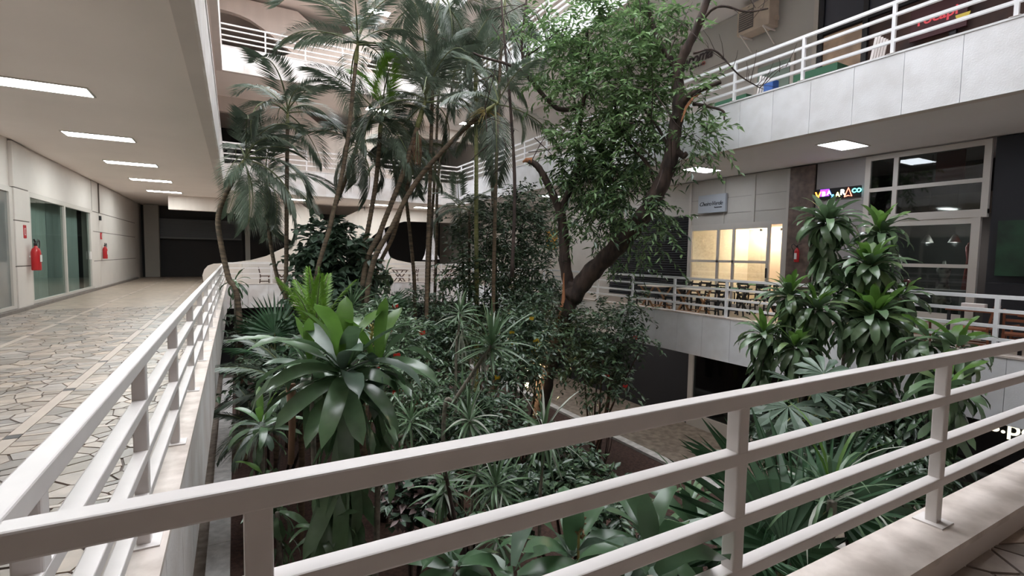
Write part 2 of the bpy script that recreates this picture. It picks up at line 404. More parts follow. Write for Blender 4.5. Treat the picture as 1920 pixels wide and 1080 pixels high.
# ------------------------------------------------------------------ railings
def railing(label, axis, c, a, b, posts, zc, side=1, bev=0, m=None):
    m = m or RAIL
    """four square bars on posts; axis 'x' or 'y' is the run, c the other coordinate of the bar centre"""
    w = .06
    def P(u, z): return (u, c, z) if axis == 'x' else (c, u, z)
    t = empty('railing', P(a, zc), label, 'railing', 'courtyard railings')
    for z in (.95, .725, .475, .262):
        h = .06 if z > .9 else .052
        lo, hi = P(a, zc+z-h), P(b, zc+z)
        if axis == 'x': lo, hi = (a, c-w/2, zc+z-h), (b, c+w/2, zc+z)
        else: lo, hi = (c-w/2, a, zc+z-h), (c+w/2, b, zc+z)
        box('rail', lo, hi, m, t, bev)
    q = .029
    for u in posts:
        x, y, _ = P(u, 0)
        po = box('post', (x-q, y-q, zc), (x+q, y+q, zc+.9), m, t, bev)
        box('base_plate', (x-.07, y-.07, zc), (x+.07, y+.07, zc+.008), RAIL, po)
mody = [4.42+1.625*i for i in range(13)]
lp = [1.47, 2.95]+mody
railing('white steel railing running down the left gallery beside the paved walkway', 'y', -.415, 1.17, YF+.06, lp, FT[0], bev=.006)
railing('white steel railing closest to the viewer crossing the lower part of the picture', 'x', 1.195, -.384, XR+.02, [.035, 1.665, 3.40, 5.07, 6.74, 8.4], FT[0], bev=.006)
ry = [3.12+1.67*i for i in range(14)]
railing('white railing in front of the restaurants on the right first gallery', 'y', XR+.05, 1.23, YF+.06, ry, FT[0], m=RAILC)
railing('white railing of the far first gallery below the curved ramp wall', 'x', YF+.09, -.384, XR+.02, [-.2+1.66*i for i in range(1, 7)], FT[0])
for L, nm in ((1, 'second'), (2, 'third')):
    railing(f'white railing on the right {nm} gallery above the marble band', 'y', XR+.05, 1.23, YF+.06, [3.17+1.665*i for i in range(14)], FT[L], m=RAILC)
    railing(f'white railing of the far {nm} gallery seen behind the palm crowns', 'x', YF+.09, -.384, XR+.02, [-.3+1.66*i for i in range(1, 7)], FT[L])
    railing(f'white railing of the left {nm} gallery overhead', 'y', -.415, 1.17, YF+.06, lp, FT[L])

# ------------------------------------------------------------------ ceiling lights
def ceiling_light(x0, y0, x1, y1, z, label, m, group, fr=METALW):
    t = empty('ceiling_light', ((x0+x1)/2, (y0+y1)/2, z), label, 'ceiling light', group)
    for a, b in (((x0, y0), (x1, y0+.03)), ((x0, y1-.03), (x1, y1)), ((x0, y0+.03), (x0+.03, y1-.03)), ((x1-.03, y0+.03), (x1, y1-.03))):
        MB().box((*a, z-.012), (*b, z+.015)).build('frame', fr, t)
    MB().box((x0+.03, y0+.03, z-.004), (x1-.03, y1-.03, z+.012)).build('diffuser', m, t)
names = ['largest and nearest', 'second nearest', 'third nearest', 'fourth nearest', 'fifth and farthest']
ii = 0
for i in range(-1, 5):
    y = 11.2+4.2*i
    lab = f'bright recessed fluorescent panel in the left gallery ceiling, {names[i]} in view' if i >= 0 else 'recessed fluorescent panel in the left gallery ceiling before the visible ones'
    ceiling_light(-3.45, y-.3, -2.1, y+.3, FB[0+1]+.012, lab, FLUO, 'left gallery ceiling lights')
for i, lab in enumerate(['square light panel in the soffit over the restaurant sign', 'square light panel in the soffit over the glazed shop', 'square light panel in the right soffit outside the picture', 'square light panel in the right soffit behind the tree crown', 'square light panel at the far end of the right soffit']):
    y = (10.5, 6.5, 2.4, 14.6, 18.7)[i]
    ceiling_light(11.8, y-.32, 12.9, y+.32, FB[1]+.012, lab, FLUOC, 'right gallery ceiling lights')
for x, L, lab in ((2.9, 1, 'slim light over the far first gallery left of the umbrellas'), (7.1, 1, 'slim light over the far first gallery above the umbrella'), (9.6, 1, 'slim light over the far first gallery near the corner'), (12.4, 2, 'slim light over the far second gallery near the dark doorway'), (6.9, 2, 'slim light over the far second gallery behind the fruiting palm'), (7.0, 3, 'slim light over the far third gallery at the top')):
    ceiling_light(x-.6, 27.4, x+.6, 28.0, FB[L]+.012, lab, FLUO, 'far gallery ceiling lights')

# ------------------------------------------------------------------ left gallery wall: column, glass shopfront, panels
colm = empty('column', (XW, 17.5, 0), 'white panelled pilaster beside the tall glass shopfront on the left', 'column')
for z0, z1 in ((.01, 1.06), (1.085, 2.225), (2.25, 3.05), (3.075, 4.2)):
    MB().box((XW-.02, 17.0, z0), (XW+.06, 18.05, z1)).build('panel', WHITEW, colm, bevel=.006)
MB().box((XW-.02, 17.01, .0), (XW+.045, 18.04, 4.2)).build('backing', JOINT, colm)
wn = empty('window_1', (XW, 21.3, .02), 'tall grey glass shopfront of two panes on the left gallery', 'window', kind='structure')
for a, b in (((18.05, .02), (24.95, .1)), ((18.05, 2.92), (24.95, 3.05)), ((18.05, .1), (18.2, 2.92)), ((24.6, .1), (24.95, 2.92)), ((21.28, .1), (21.42, 2.92))):
    MB().box((XW-.06, *a), (XW+.04, *b)).build('frame', METALW if a[0] != 24.6 else WHITEW, wn)
for y0, y1 in ((18.2, 21.28), (21.42, 24.6)): MB().box((XW-.02, y0, .1), (XW-.01, y1, 2.92)).build('pane', GLASSF, wn)
box('handle', (XW+.01, 24.35, 1.15), (XW+.05, 24.55, 1.45), RAIL, wn)
# curtains hanging behind that glass
for y0, y1, mm in ((18.27, 19.36, (.33, .36, .345)), (19.42, 20.86, (.45, .48, .46)), (20.92, 22.56, (.30, .33, .32)), (22.62, 24.58, (.40, .43, .42))):
    mb = MB(); n = 24; vs = []
    for i in range(n+1):
        y = y0+(y1-y0)*i/n; x = XW-.35+.03*math.sin(i*1.9+y0); vs += [(x, y, -.07), (x, y, 3.0)]
    mb.add(vs, [(2*i, 2*i+2, 2*i+3, 2*i+1) for i in range(n)])
    o = mb.build('curtain', mat(f'curtain_{y0}', mm, .9)); tag(o, f'grey curtain behind the left shopfront glass, {["beside the pilaster", "left middle", "right middle", "beside the door handle"][[18.27, 19.42, 20.92, 22.62].index(y0)]}', 'curtain', 'shopfront curtains')
    s = o.modifiers.new('s', 'SOLIDIFY'); s.thickness = .01
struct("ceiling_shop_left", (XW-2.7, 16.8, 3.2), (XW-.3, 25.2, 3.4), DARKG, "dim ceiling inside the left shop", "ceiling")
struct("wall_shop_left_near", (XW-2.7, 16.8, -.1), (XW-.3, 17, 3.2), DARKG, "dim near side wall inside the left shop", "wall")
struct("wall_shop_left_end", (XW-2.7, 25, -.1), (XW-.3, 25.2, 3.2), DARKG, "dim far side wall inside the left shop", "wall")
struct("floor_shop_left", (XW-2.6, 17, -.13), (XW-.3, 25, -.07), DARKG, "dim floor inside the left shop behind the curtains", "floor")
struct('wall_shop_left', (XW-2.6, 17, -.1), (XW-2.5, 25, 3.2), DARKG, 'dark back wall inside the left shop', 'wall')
wn0 = empty('window_2', (XW, 13.0, .02), 'glass shopfront at the left edge before the white pilaster', 'window', kind='structure')
for a, b in (((9.0, .02), (16.95, .1)), ((9.0, 2.92), (16.95, 3.05)), ((16.75, .1), (16.95, 2.92)), ((12.9, .1), (13.05, 2.92)), ((9.0, .1), (9.15, 2.92))):
    MB().box((XW-.019, *a), (XW+.04, *b)).build('frame', METALW, wn0)
for y0, y1 in ((9.15, 12.9), (13.05, 16.75)): MB().box((XW-.0195, y0, .1), (XW-.005, y1, 2.92)).build('pane', mat('grey_reflective_glass', (.20, .21, .205), .08, var=.2, scale=1), wn0)
wp = empty('column', (XW, 25.9, 0), 'white panelled wall end with three dark horizontal joints on the left', 'wall panel')
for z0, z1 in ((.01, 1.06), (1.085, 2.225), (2.25, 3.0), (3.03, 4.2)):
    MB().box((XW-.02, 25.0, z0), (XW+.03, 26.0, z1)).build('panel', WHITEW, wp); MB().box((XW-.02, 26.03, z0), (XW+.03, 34.5, z1)).build('panel', WHITEW, wp)
MB().box((XW-.02, 24.98, 0), (XW+.02, 34.5, 4.2)).build('backing', JOINT, wp)
for z0, y0, lab in ((3.06, 17.0, 'pale lintel band over the left shopfront'),):
    box('trim', (XW-.02, 18.06, 3.06), (XW+.02, 24.97, 4.18), WHITEW); tag(bpy.data.objects['trim'], lab, 'lintel', kind='structure')
def extinguisher(x, y, z, label, s=1., out=(1, 0)):
    t = empty('fire_extinguisher', (x, y, z), label, 'fire extinguisher', 'fire extinguishers')
    cx, cy = x+out[0]*.11*s, y+out[1]*.11*s
    MB().lathe((cx, cy, z), [(.085*s, 0), (.092*s, .02*s), (.092*s, .42*s), (.07*s, .5*s), (.03*s, .54*s), (.03*s, .6*s)], 16).build('cylinder', RED, t, True)
    MB().lathe((cx, cy, z+.57*s), [(.035*s, 0), (.035*s, .06*s), (.02*s, .09*s)], 10).build('valve', BLACKW, t, True)
    MB().beam((cx, cy, z+.66*s), (cx+.02, cy-.16*s, z+.72*s), .03*s, .015*s).build('handle', BLACKW, t)
    pts = [Vector((cx, cy, z+.6*s))+Vector((out[0]*.02, q[0]*s, q[1]*s)) for q in ((0, 0), (.12, .12), (.2, .08), (.2, -.02), (.13, -.12), (.105, -.3), (.1, -.5))]
    MB().tube(pts, .014*s, 6).build('hose', BLACKW, t, True)
    MB().box((x, cy-.04*s, z+.3*s), (cx, cy+.04*s, z+.34*s)).build('bracket', RAIL, t)
    if out[0] > 0: MB().box((cx+.085*s, cy-.06*s, z+.2*s), (cx+.095*s, cy+.05*s, z+.36*s)).build('paper_label', RAIL, t)
    else: MB().box((cx-.095*s, cy-.05*s, z+.12*s), (cx-.085*s, cy+.05*s, z+.36*s)).build('paper_label', RAIL, t)
    return t
extinguisher(XW+.06, 17.9, .95, 'large red fire extinguisher hanging on the white pilaster at left', 1.15)
extinguisher(XW+.03, 26.4, 1.15, 'small dark red fire extinguisher farther down the left wall', .9)
for y, z, s, lab in ((17.62, 1.8, 1, 'red fire notice on the white pilaster above the extinguisher'), (26.25, 1.95, .8, 'small red fire notice farther down the left wall')):
    t = empty('fire_sign', (XW+.06, y, z), lab, 'sign', 'fire notices')
    box('plate', (XW+.03, y-.1*s, z-.0), (XW+.068, y+.1*s, z+.34*s), RED, t); box('pictogram', (XW+.068, y-.05*s, z+.08*s), (XW+.072, y+.05*s, z+.26*s), RAIL, t)
    box('pictogram_core', (XW+.072, y-.025*s, z+.1*s), (XW+.074, y+.025*s, z+.24*s), RED, t)
o = box('alarm_box', (XW+.03, 26.05, 2.9-.18), (XW+.09, 26.2, 2.9), BLACKW); tag(o, 'small black alarm box high on the left wall by the panel joint', 'alarm')
o = box('wall_conduit', (XW+.03, 26.0, 3.02), (XW+.07, 26.05, 4.2), JOINT); tag(o, 'dark vertical conduit dropping from the ceiling on the left wall', 'conduit')

# dark shop at the end of the left gallery
sh = empty('roller_shutter', (-2.2, 36.6, 0), 'dark half lowered roller shutter at the end of the left gallery', 'shutter')
for i in range(14): MB().box((-4.0, 36.55, 2.35+i*.08), (.4, 36.6, 2.35+i*.08+.07)).build('slat', mat('shutter_grey', (.09, .095, .105), .5), sh)
MB().box((-4.0, 36.5, 2.25), (.4, 36.6, 2.345)).build('bottom_bar', mat('dim_bar', (.15, .15, .16), .6), sh)
for x in (-4.05, .4): MB().box((x, 36.5, -.06), (x+.06, 36.62, 3.6)).build('guide_rail', DARKG, sh)
o = box('pillar', (-4.6, 35.9, -.05), (-3.9, 36.4, 4.2), mat('dim_concrete', (.30, .28, .26), .8)); tag(o, 'dim concrete pillar at the end of the left gallery', 'pillar')
o = box('pillar', (.55, 33.0, -.05), (.8, 33.3, 4.2), mat('dim_concrete', (.3, .28, .26), .8)); tag(o, 'slim dim post behind the curved left opening', 'pillar')

# ------------------------------------------------------------------ right side, first level shopfronts (plane x = XS)
X = XS
def rwall(name, y0, y1, z0, z1, m, lab, dx=.2): return struct(name, (X, y0, z0), (X+dx, y1, z1), m, lab, 'wall')
CREAM = mat('panel_cream', (.52, .49, .455), .7, var=.08, scale=2)
rwall('wall_right_1', 12.4, 16.6, 3.08, 4.22, CREAM, 'pale lintel over the dark roller shutter')
rwall('wall_right_2', 16.6, 37, -.1, 4.22, CREAM, 'pale wall at the far end of the right gallery hidden by trees')
rwall('wall_right_3', 8.82, 12.4, 2.72, 4.22, CREAM, 'pale panelled wall over the lit restaurant window')
rwall('wall_right_4', 6.82, 8.05, -.1, 4.22, mat('woven_panel', (.33, .31, .31), .8, bump=.4, bscale=90), 'grey textured wall panel behind the coloured sign')
rwall('wall_right_5', YB, 4.35, -.1, 4.22, NAVY, 'black painted shop wall at the right edge')
rwall('wall_right_6', YB, 37, 5.2, 9.33, mat('upper_wall_grey', (.50, .485, .47), .75, var=.05, scale=1), 'grey painted wall of the right second gallery with the script sign')
rwall('wall_right_7', YB, 37, 10.2, 14.5, CREAM, 'pale wall of the right third gallery')
struct('wall_ground_right', (X, 12.2, Z0), (X+.2, 37, -1), DARK, 'dark shopfront on the lower floor under the right gallery', 'wall')
# panel joints above the restaurant
t = empty('trim_18', (X, 10.5, 3.4), 'thin raised battens dividing the pale wall over the restaurant window', 'trim', kind='structure')
for y in (9.95, 11.0): MB().box((X-.03, y-.02 if y != 9.95 else y-.06, 2.72), (X, y+.02 if y != 9.95 else y+.06, 4.2)).build('batten', CREAM, t)
for z in (3.05, 3.55): MB().box((X-.012, 8.85, z), (X, 12.38, z+.015)).build('batten', mat('batten_grey', (.36, .33, .31), .7), t)
for y in (8.83, 12.38): MB().box((X-.04, y-.04, -.07), (X, y+.04, 4.2)).build('batten', METALW, t)
# brown granite pillar
o = box('pillar', (X-.06, 8.08, -.07), (X, 8.78, 4.2), mat('brown_granite', (.19, .135, .115), .4, col2=(.11, .08, .07), scale=7, detail=8)); tag(o, 'brown granite pillar between the restaurant and the shop with coloured sign', 'pillar')
extinguisher(X-.06, 8.42, 1.5, 'dark red fire extinguisher on the brown granite pillar', .72, (-1, 0))
# roller shutter
sh = empty('roller_shutter', (X, 14.5, 0), 'dark grey corrugated roller shutter left of the restaurant', 'shutter')
mb = MB(); n = 36; vs = []
for i in range(n*4+1):
    z = .0+3.08*i/(n*4); x = X-.03+.03*math.cos(i*math.pi/2); vs += [(x, 12.44, z), (x, 16.6, z)]
mb.add(vs, [(2*i, 2*i+1, 2*i+3, 2*i+2) for i in range(n*4)])
mb.build('curtain', mat('shutter_dark', (.055, .055, .062), .45, metal=.3), sh)
MB().box((X-.05, 12.44, -.06), (X+.03, 16.6, .03)).build('bottom_bar', METALW, sh)
struct('wall_shutter_back', (X+.05, 12.44, -.1), (X+.2, 16.6, 3.08), DARKG, 'wall behind the roller shutter', 'wall')
# restaurant window
rw = empty('window_3', (X, 10.6, 0), 'white framed window and open door of the warmly lit restaurant', 'window', kind='structure')
def rfr(y0, y1, z0, z1, nm='frame', m=METALW, d=.06): return MB().box((X-d/2, y0, z0), (X+d/2, y1, z1)).build(nm, m, rw)
rfr(8.86, 12.36, 2.62, 2.72); rfr(8.86, 8.96, -.06, 2.62); rfr(12.26, 12.36, -.06, 2.62); rfr(9.33, 9.43, -.06, 2.62); rfr(10.55, 10.63, -.06, 2.62); rfr(11.14, 11.22, -.06, 2.62)
rfr(9.43, 12.26, 1.44, 1.52); rfr(9.43, 12.26, 2.52, 2.62, d=.05); rfr(9.43, 12.26, -.06, .12)
for y0, y1 in ((9.43, 10.55), (10.63, 11.14), (11.22, 12.26)):
    for z0, z1 in ((.12, 1.44), (1.52, 2.52)): MB().box((X-.004, y0, z0), (X+.004, y1, z1)).build('pane', GLASS, rw)
box('handle', (X-.07, 9.38, 1.0), (X-.03, 9.41, 1.3), BLACKW, rw)
CRW = mat('restaurant_wall', (.82, .76, .68), .8)
struct('wall_restaurant_back', (X+3.3, 8.5, -.1), (X+3.4, 12.6, 2.75), CRW, 'cream back wall inside the lit restaurant', 'wall')
struct('wall_restaurant_left', (X+.2, 12.4, -.1), (X+3.4, 12.5, 2.75), CRW, 'cream side wall inside the lit restaurant', 'wall')
struct('wall_restaurant_right', (X+.06, 8.6, -.1), (X+3.4, 8.75, 2.75), CRW, 'cream wall beside the open restaurant door', 'wall')
struct('ceiling_restaurant', (X+.2, 8.6, 2.7), (X+3.4, 12.5, 2.8), CRW, 'cream ceiling inside the lit restaurant', 'ceiling')
struct('floor_restaurant', (X, 8.6, -.12), (X+3.4, 12.5, -.06), BAND, 'stone floor inside the lit restaurant', 'floor')
WARM = mat('warm_lamp', (1., .72, .38), .5, emit=14)
for i, y in enumerate((9.9, 10.9, 11.7)):
    t = empty('spot_lamp', (X+3.0, y, 2.7), f'small warm spot lamp on the restaurant ceiling, {["beside the door", "in the middle", "beside the shutter"][i]}', 'lamp', 'restaurant spot lamps')
    MB().lathe((X+3.0, y, 2.6), [(.05, 0), (.05, .1)], 10).build('housing', BLACKW, t); MB().lathe((X+3.0, y, 2.59), [(.045, 0), (.045, .012)], 10).build('bulb', WARM, t)
    ld = bpy.data.lights.new('spot_lamp_light', 'POINT'); ld.energy = 12; ld.color = (1, .80, .58); ld.shadow_soft_size = .06
    lo = bpy.data.objects.new('light_source', ld); COL.objects.link(lo); lo.parent = t; lo.location = (0, 0, -.2)
ceiling_light(X+1.2, 8.95, X+1.5, 9.5, 2.69, 'small bright ceiling light just inside the restaurant door', mat('door_light', (1, .9, .75), .5, emit=4), 'restaurant ceiling light')
o = box('wall_notice', (X+3.28, 9.0, 1.45), (X+3.3, 9.2, 1.9), RAIL); tag(o, 'small white notice on the cream wall inside the restaurant door', 'notice')
o = MB().lathe((X+2.85, 9.25, .75), [(.17, 0), (.17, .45), (.12, .5)], 14).build('blue_canister', mat('blue_plastic', (.03, .04, .12), .5)); tag(o, 'dark blue canister on the counter inside the restaurant door', 'canister')
o = box('counter', (X+2.5, 8.8, -.06), (X+3.2, 9.7, .745), mat('counter_red', (.25, .04, .03), .5)); tag(o, 'low red counter just inside the restaurant door', 'counter')
# restaurant sign
sg = empty('sign_board', (X-.1, 11.4, 3.1), 'silver grey sign board with script lettering over the restaurant', 'sign')
box('board', (X-.14, 10.86, 3.1), (X-.04, 11.95, 3.7), mat('sign_silver', (.42, .45, .50), .4), sg, .006)
INK = mat('sign_ink', (.02, .02, .025), .6)
text('lettering', 'CheiroVerde', .19, (X-.145, 11.9, 3.34), INK, sg, shear=.35, spacing=.92)
text('small_lettering', 'Restaurante', .06, (X-.145, 11.28, 3.25), INK, sg, bold=.002)
# coloured sign
sg = empty('led_sign', (X-.05, 7.45, 3.2), 'black sign strip with glowing multicoloured letters', 'sign')
box('board', (X-.07, 6.9, 3.22), (X, 8.05, 3.5), mat('sign_black', (.01, .01, .012), .5), sg)
def neon(n, c): return mat(n, c, .5, emit=2.2)
for ch, y, sz, z, c, sc_ in (('V', 8.03, .26, 3.25, (1, .22, .03), 1), ('B', 7.85, .17, 3.31, (.9, .8, .65), 1), ('A', 7.72, .17, 3.33, (.15, .3, 1), 1), ('S', 7.6, .14, 3.23, (.1, .45, 1), 1), ('A', 7.5, .17, 3.26, (1, .85, .2), 1), ('R', 7.38, .2, 3.3, (.9, .9, .9), 1), ('C', 7.1, .15, 3.33, (.1, .85, .8), 1), ('O', 6.99, .15, 3.33, (.1, .85, .8), 1)):
    text('letter', ch, sz, (X-.075, y, z), neon('neon_%.2f_%.2f' % c[:2], c), sg, bold=.004)
tri = [Vector((X-.078, 7.27, 3.24)), Vector((X-.078, 7.18, 3.47)), Vector((X-.078, 7.09, 3.24)), Vector((X-.078, 7.18, 3.27)), Vector((X-.078, 7.27, 3.24))]
MB().tube(tri, .011, 6).build('triangle_letter', neon('neon_red', (1, .16, .1)), sg)
box('purple_field', (X-.073, 7.66, 3.3), (X-.071, 7.9, 3.49), neon('neon_purple', (.12, .02, .5)), sg)
# glazed shop
gs = empty('window_4', (X, 5.6, 0), 'large pale framed shop window of transom and display panes', 'window', kind='structure')
def gfr(y0, y1, z0, z1, nm='frame', m=METALW, d=.1): return MB().box((X-d/2, y0, z0), (X+d/2, y1, z1)).build(nm, m, gs)
gfr(4.4, 6.82, 4.08, 4.2); gfr(4.4, 4.52, 2.62, 4.08); gfr(6.7, 6.82, 2.62, 4.08); gfr(6.1, 6.2, 2.72, 4.08, d=.09); gfr(4.52, 6.7, 3.3, 3.39, d=.08); gfr(4.4, 6.82, 2.55, 2.72, d=.12)
gfr(4.5, 4.65, -.06, 2.55); gfr(6.7, 6.82, -.06, 2.55); gfr(4.65, 6.7, 2.42, 2.55, d=.08); gfr(4.65, 6.7, 1.44, 1.52, d=.08); gfr(4.65, 6.7, -.06, .4)
for y0, y1, z0, z1 in ((4.52, 6.1, 3.39, 4.08), (4.52, 6.1, 2.72, 3.3), (6.2, 6.7, 3.39, 4.08), (6.2, 6.7, 2.72, 3.3), (4.65, 6.7, 1.52, 2.42), (4.65, 6.7, .4, 1.44)):
    MB().box((X-.004, y0, z0), (X+.004, y1, z1)).build('pane', GLASSD, gs)
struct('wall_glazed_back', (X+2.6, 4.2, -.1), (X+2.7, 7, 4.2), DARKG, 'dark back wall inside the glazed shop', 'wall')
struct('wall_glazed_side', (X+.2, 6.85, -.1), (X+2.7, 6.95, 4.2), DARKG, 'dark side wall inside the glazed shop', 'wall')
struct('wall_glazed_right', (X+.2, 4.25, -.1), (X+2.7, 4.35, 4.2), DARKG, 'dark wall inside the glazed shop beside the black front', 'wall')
o = box('interior_beam', (X+1.4, 4.4, 2.75), (X+1.6, 6.6, 3.25), mat('worn_brown_wall', (.24, .19, .17), .8, var=.3, scale=3)); tag(o, 'worn brown beam behind the shop transom glass', 'beam')
o = box('red_banner', (X+1.0, 5.2, 3.45), (X+1.05, 5.75, 4.24), mat('dim_red', (.25, .02, .03), .6)); tag(o, 'dim red banner behind the upper transom glass', 'banner')
# display: dresses and patterned garments on stands
def garment(y, z0, z1, w, m, lab, x=X+1.0):
    t = empty('garment_display', (x, y, -.06), lab, 'garment', 'garments in the shop window')
    prof = [(w*.55, z0+.06), (w*.62, z0+.1), (w*.5, (z0*2+z1)/3), (w*.34, (z0+z1*2)/3), (w*.48, z1-.12), (w*.3, z1-.03), (.04, z1), (.03, z1+.1)]
    MB().lathe((x, y, 0), prof, 14).build('dress', m, t, True)
    MB().lathe((x, y, 0), [(.12, -.06), (.12, -.03), (.015, -.02), (.015, z0+.06)], 10).build('stand', METALW, t)
PATT = mat('black_white_print', (.62, .60, .55), .8, col2=(.02, .02, .02), scale=9, detail=1)
garment(4.95, .75, 2.05, .24, mat('red_dress', (.48, .035, .03), .8, var=.4, scale=25), 'red patterned dress on a stand at the right end of the shop window')
garment(5.45, .5, 1.5, .3, PATT, 'black and white printed dress in the middle of the shop window')
garment(6.45, .5, 1.75, .28, PATT, 'black and white printed dress at the left of the shop window beside the plant')
o = MB().lathe((X+.4, 5.95, .93), [(.1, 0), (.13, .06), (.1, .14), (.05, .2)], 12).build('red_hat', RED, smooth=True); tag(o, 'small red rounded hat on the display shelf of the shop', 'hat')
t = empty('display_shelf', (X+.45, 5.7, -.06), 'white display shelf across the shop window', 'shelf')
box('board', (X+.2, 4.8, .88), (X+.7, 6.6, .92), RAIL, t)
for y in (4.85, 6.55): box('upright', (X+.3, y-.03, -.06), (X+.6, y+.03, .88), RAIL, t)
for y, lab in ((5.35, 'white cone lamp hanging in the glazed shop, right one'), (5.9, 'white cone lamp hanging in the glazed shop, left one')):
    t = empty('pendant_lamp', (X+1.2, y, 2.3), lab, 'lamp', 'shop pendant lamps')
    MB().lathe((X+1.2, y, 2.05), [(.13, 0), (.05, .17), (.03, .2)], 14).build('lamp_shade', RAIL, t, True); MB().tube([(X+1.2, y, 2.24), (X+1.2, y, 4.24)], .006, 5).build('cord', BLACKW, t)
    ld = bpy.data.lights.new('pendant_light', 'POINT'); ld.energy = 9; ld.color = (1, .93, .85); ld.shadow_soft_size = .05
    lo = bpy.data.objects.new('light_source', ld); COL.objects.link(lo); lo.parent = t; lo.location = (0, 0, -.3)
t = empty('lamp_bulb', (X+.3, 5.75, .5), 'small warm bulb glowing low in the shop window', 'lamp'); MB().lathe((X+.3, 5.75, .5), [(.02, 0), (.05, .04), (.05, .07), (.02, .1)], 10).build('bulb', mat('bulb_glow', (1, .85, .5), .5, emit=5), t)
MB().tube([(X+.3, 5.75, -.06), (X+.3, 5.75, .5)], .012, 6).build('stem', BLACKW, t)
# black shop with green screen at right edge
o = box('chalk_board', (X-.08, 3.3, 1.3), (X-.025, 4.2, 2.45), mat('green_board', (.02, .07, .035), .5, col2=(.008, .025, .016), scale=2)); tag(o, 'dark green painted board on the black shop wall at the right edge', 'board')
o = box('counter', (X-.5, 2.6, -.06), (X-.1, 4.2, 1.15), NAVY); tag(o, 'black counter below the green board at the right edge', 'counter')

# furniture ---------------------------------------------------------
def xtable(x, y, lab, top, legm, rot=0, group='wooden folding tables', w=.9, d=.7, h=.75):
    t = empty('folding_table', (x, y, FLR[0]), lab, 'table', group); t.rotation_euler.z = 0
    z = FLR[0]
    MB().box((x-d/2, y-w/2, z+h-.03), (x+d/2, y+w/2, z+h)).build('tabletop', top, t, bevel=.004)
    for s in (-1, 1):
        for q in (-1, 1): MB().beam((x+q*d*.42, y+s*w*.4, z), (x-q*d*.42, y+s*w*.4, z+h-.03), .035, .05).build('leg', legm, t)
        MB().beam((x-d*.4*s, y-w*.4, z+.1), (x-d*.4*s, y+w*.4, z+.1), .03, .03).build('stretcher', legm, t)
    return t
def chair_meshes(seatw=.42):
    out = []
    z = .44
    out.append(('seat', MB().box((-.21, -.21, z), (.21, .21, z+.03)))); 
    for sx in (-1, 1):
        out.append(('leg', MB().beam((.18, sx*.19, 0), (.16, sx*.19, z), .035, .035)))
        out.append(('leg', MB().beam((-.24, sx*.19, 0), (-.19, sx*.19, z+.02), .035, .035)))
        out.append(('back_post', MB().beam((-.19, sx*.19, z), (-.27, sx*.19, .88), .03, .035)))
        out.append(('stretcher', MB().beam((.17, sx*.19, .2), (-.22, sx*.19, .2), .02, .03)))
    for zz in (.6, .7, .82):
        xx = -.19-.08*(zz-z)/.44
        out.append(('back_slat', MB().beam((xx, -.19, zz), (xx, .19, zz), .018, .06 if zz > .8 else .045)))
    return out
CH = {}
def chair(x, y, rot, lab, m, group, nm='dining_chair'):
    if m.name not in CH: CH[m.name] = [(n, b.mesh(n, m)) for n, b in chair_meshes()]
    t = empty(nm, (x, y, FLR[0]), lab, 'chair', group); t.rotation_euler.z = rot
    for n, me in CH[m.name]:
        o = bpy.data.objects.new(n, me); COL.objects.link(o); o.parent = t
PALET = mat('pale_tabletop', (.62, .55, .47), .4)
xtable(11.7, 11.55, 'pale topped folding table with crossed wooden legs in front of the shutter', PALET, WOODL)
xtable(11.7, 10.05, 'pale topped folding table with crossed wooden legs before the restaurant window', PALET, WOODL)
for i, (x, y, r, lab) in enumerate(((11.65, 12.3, -1.57, 'black wooden chair at the far end of the table by the shutter'), (12.4, 11.5, 3.14, 'black wooden chair tucked between shutter table and the wall'), (12.4, 10.2, 3.14, 'black wooden chair behind the table before the restaurant'), (11.7, 9.25, 1.57, 'black wooden chair at the near end of the restaurant table'), (12.45, 9.3, 2.6, 'black wooden chair angled beside the open restaurant door'), (11.7, 10.78, 1.57, 'black wooden chair between the two pale topped tables'))):
    chair(x, y, r, lab, BLACKW, 'black chairs outside the restaurant')
for i, (x, y, r, lab) in enumerate(((13.3, 11.9, 3.14, 'black wooden chair against the wall by the shutter corner'), (13.35, 11.2, 3.14, 'black wooden chair against the restaurant glass, farther one'), (13.45, 9.15, 3.4, 'black wooden chair right beside the restaurant door jamb'), (12.55, 10.95, 3.3, 'black wooden chair behind the gap between the pale topped tables'), (12.55, 12.35, 3.0, 'black wooden chair at the far corner of the shutter table'))):
    chair(x, y, r, lab, BLACKW, 'black chairs outside the restaurant')
xtable(13.2, 9.9, 'black folding table with green cloth outside the restaurant window', GREENC, BLACKW, group='black folding tables')
xtable(13.1, 8.2, 'black folding table under a green cloth beside the granite pillar', GREENC, BLACKW, group='black folding tables')
for i, (x, y, r, lab) in enumerate(((15.2, 11.6, 0, 'black chair inside the restaurant nearest the shutter side'), (15.2, 10.8, 0, 'black chair inside the restaurant, second from the shutter side'), (15.2, 10.1, 0, 'black chair inside the restaurant behind the middle pane'), (15.2, 9.5, 0, 'black chair inside the restaurant behind the door frame'))):
    chair(x, y, r, lab, BLACKW, 'black chairs inside the restaurant')
xtable(16.1, 11.2, 'green covered table inside the restaurant near the shutter side', GREENC, BLACKW, group='restaurant inside tables'); xtable(16.1, 9.8, 'green covered table inside the restaurant near the door', GREENC, BLACKW, group='restaurant inside tables')
def cafe_table(x, y, lab):
    t = empty('cafe_table', (x, y, FLR[0]), lab, 'table', 'red brown cafe tables'); z = FLR[0]
    MB().box((x-.35, y-.35, z+.72), (x+.35, y+.35, z+.75)).build('tabletop', WOODD, t, bevel=.005)
    for sx in (-1, 1):
        for sy in (-1, 1): MB().box((x+sx*.3-.022, y+sy*.3-.022, z), (x+sx*.3+.022, y+sy*.3+.022, z+.72)).build('leg', BLACKW, t)
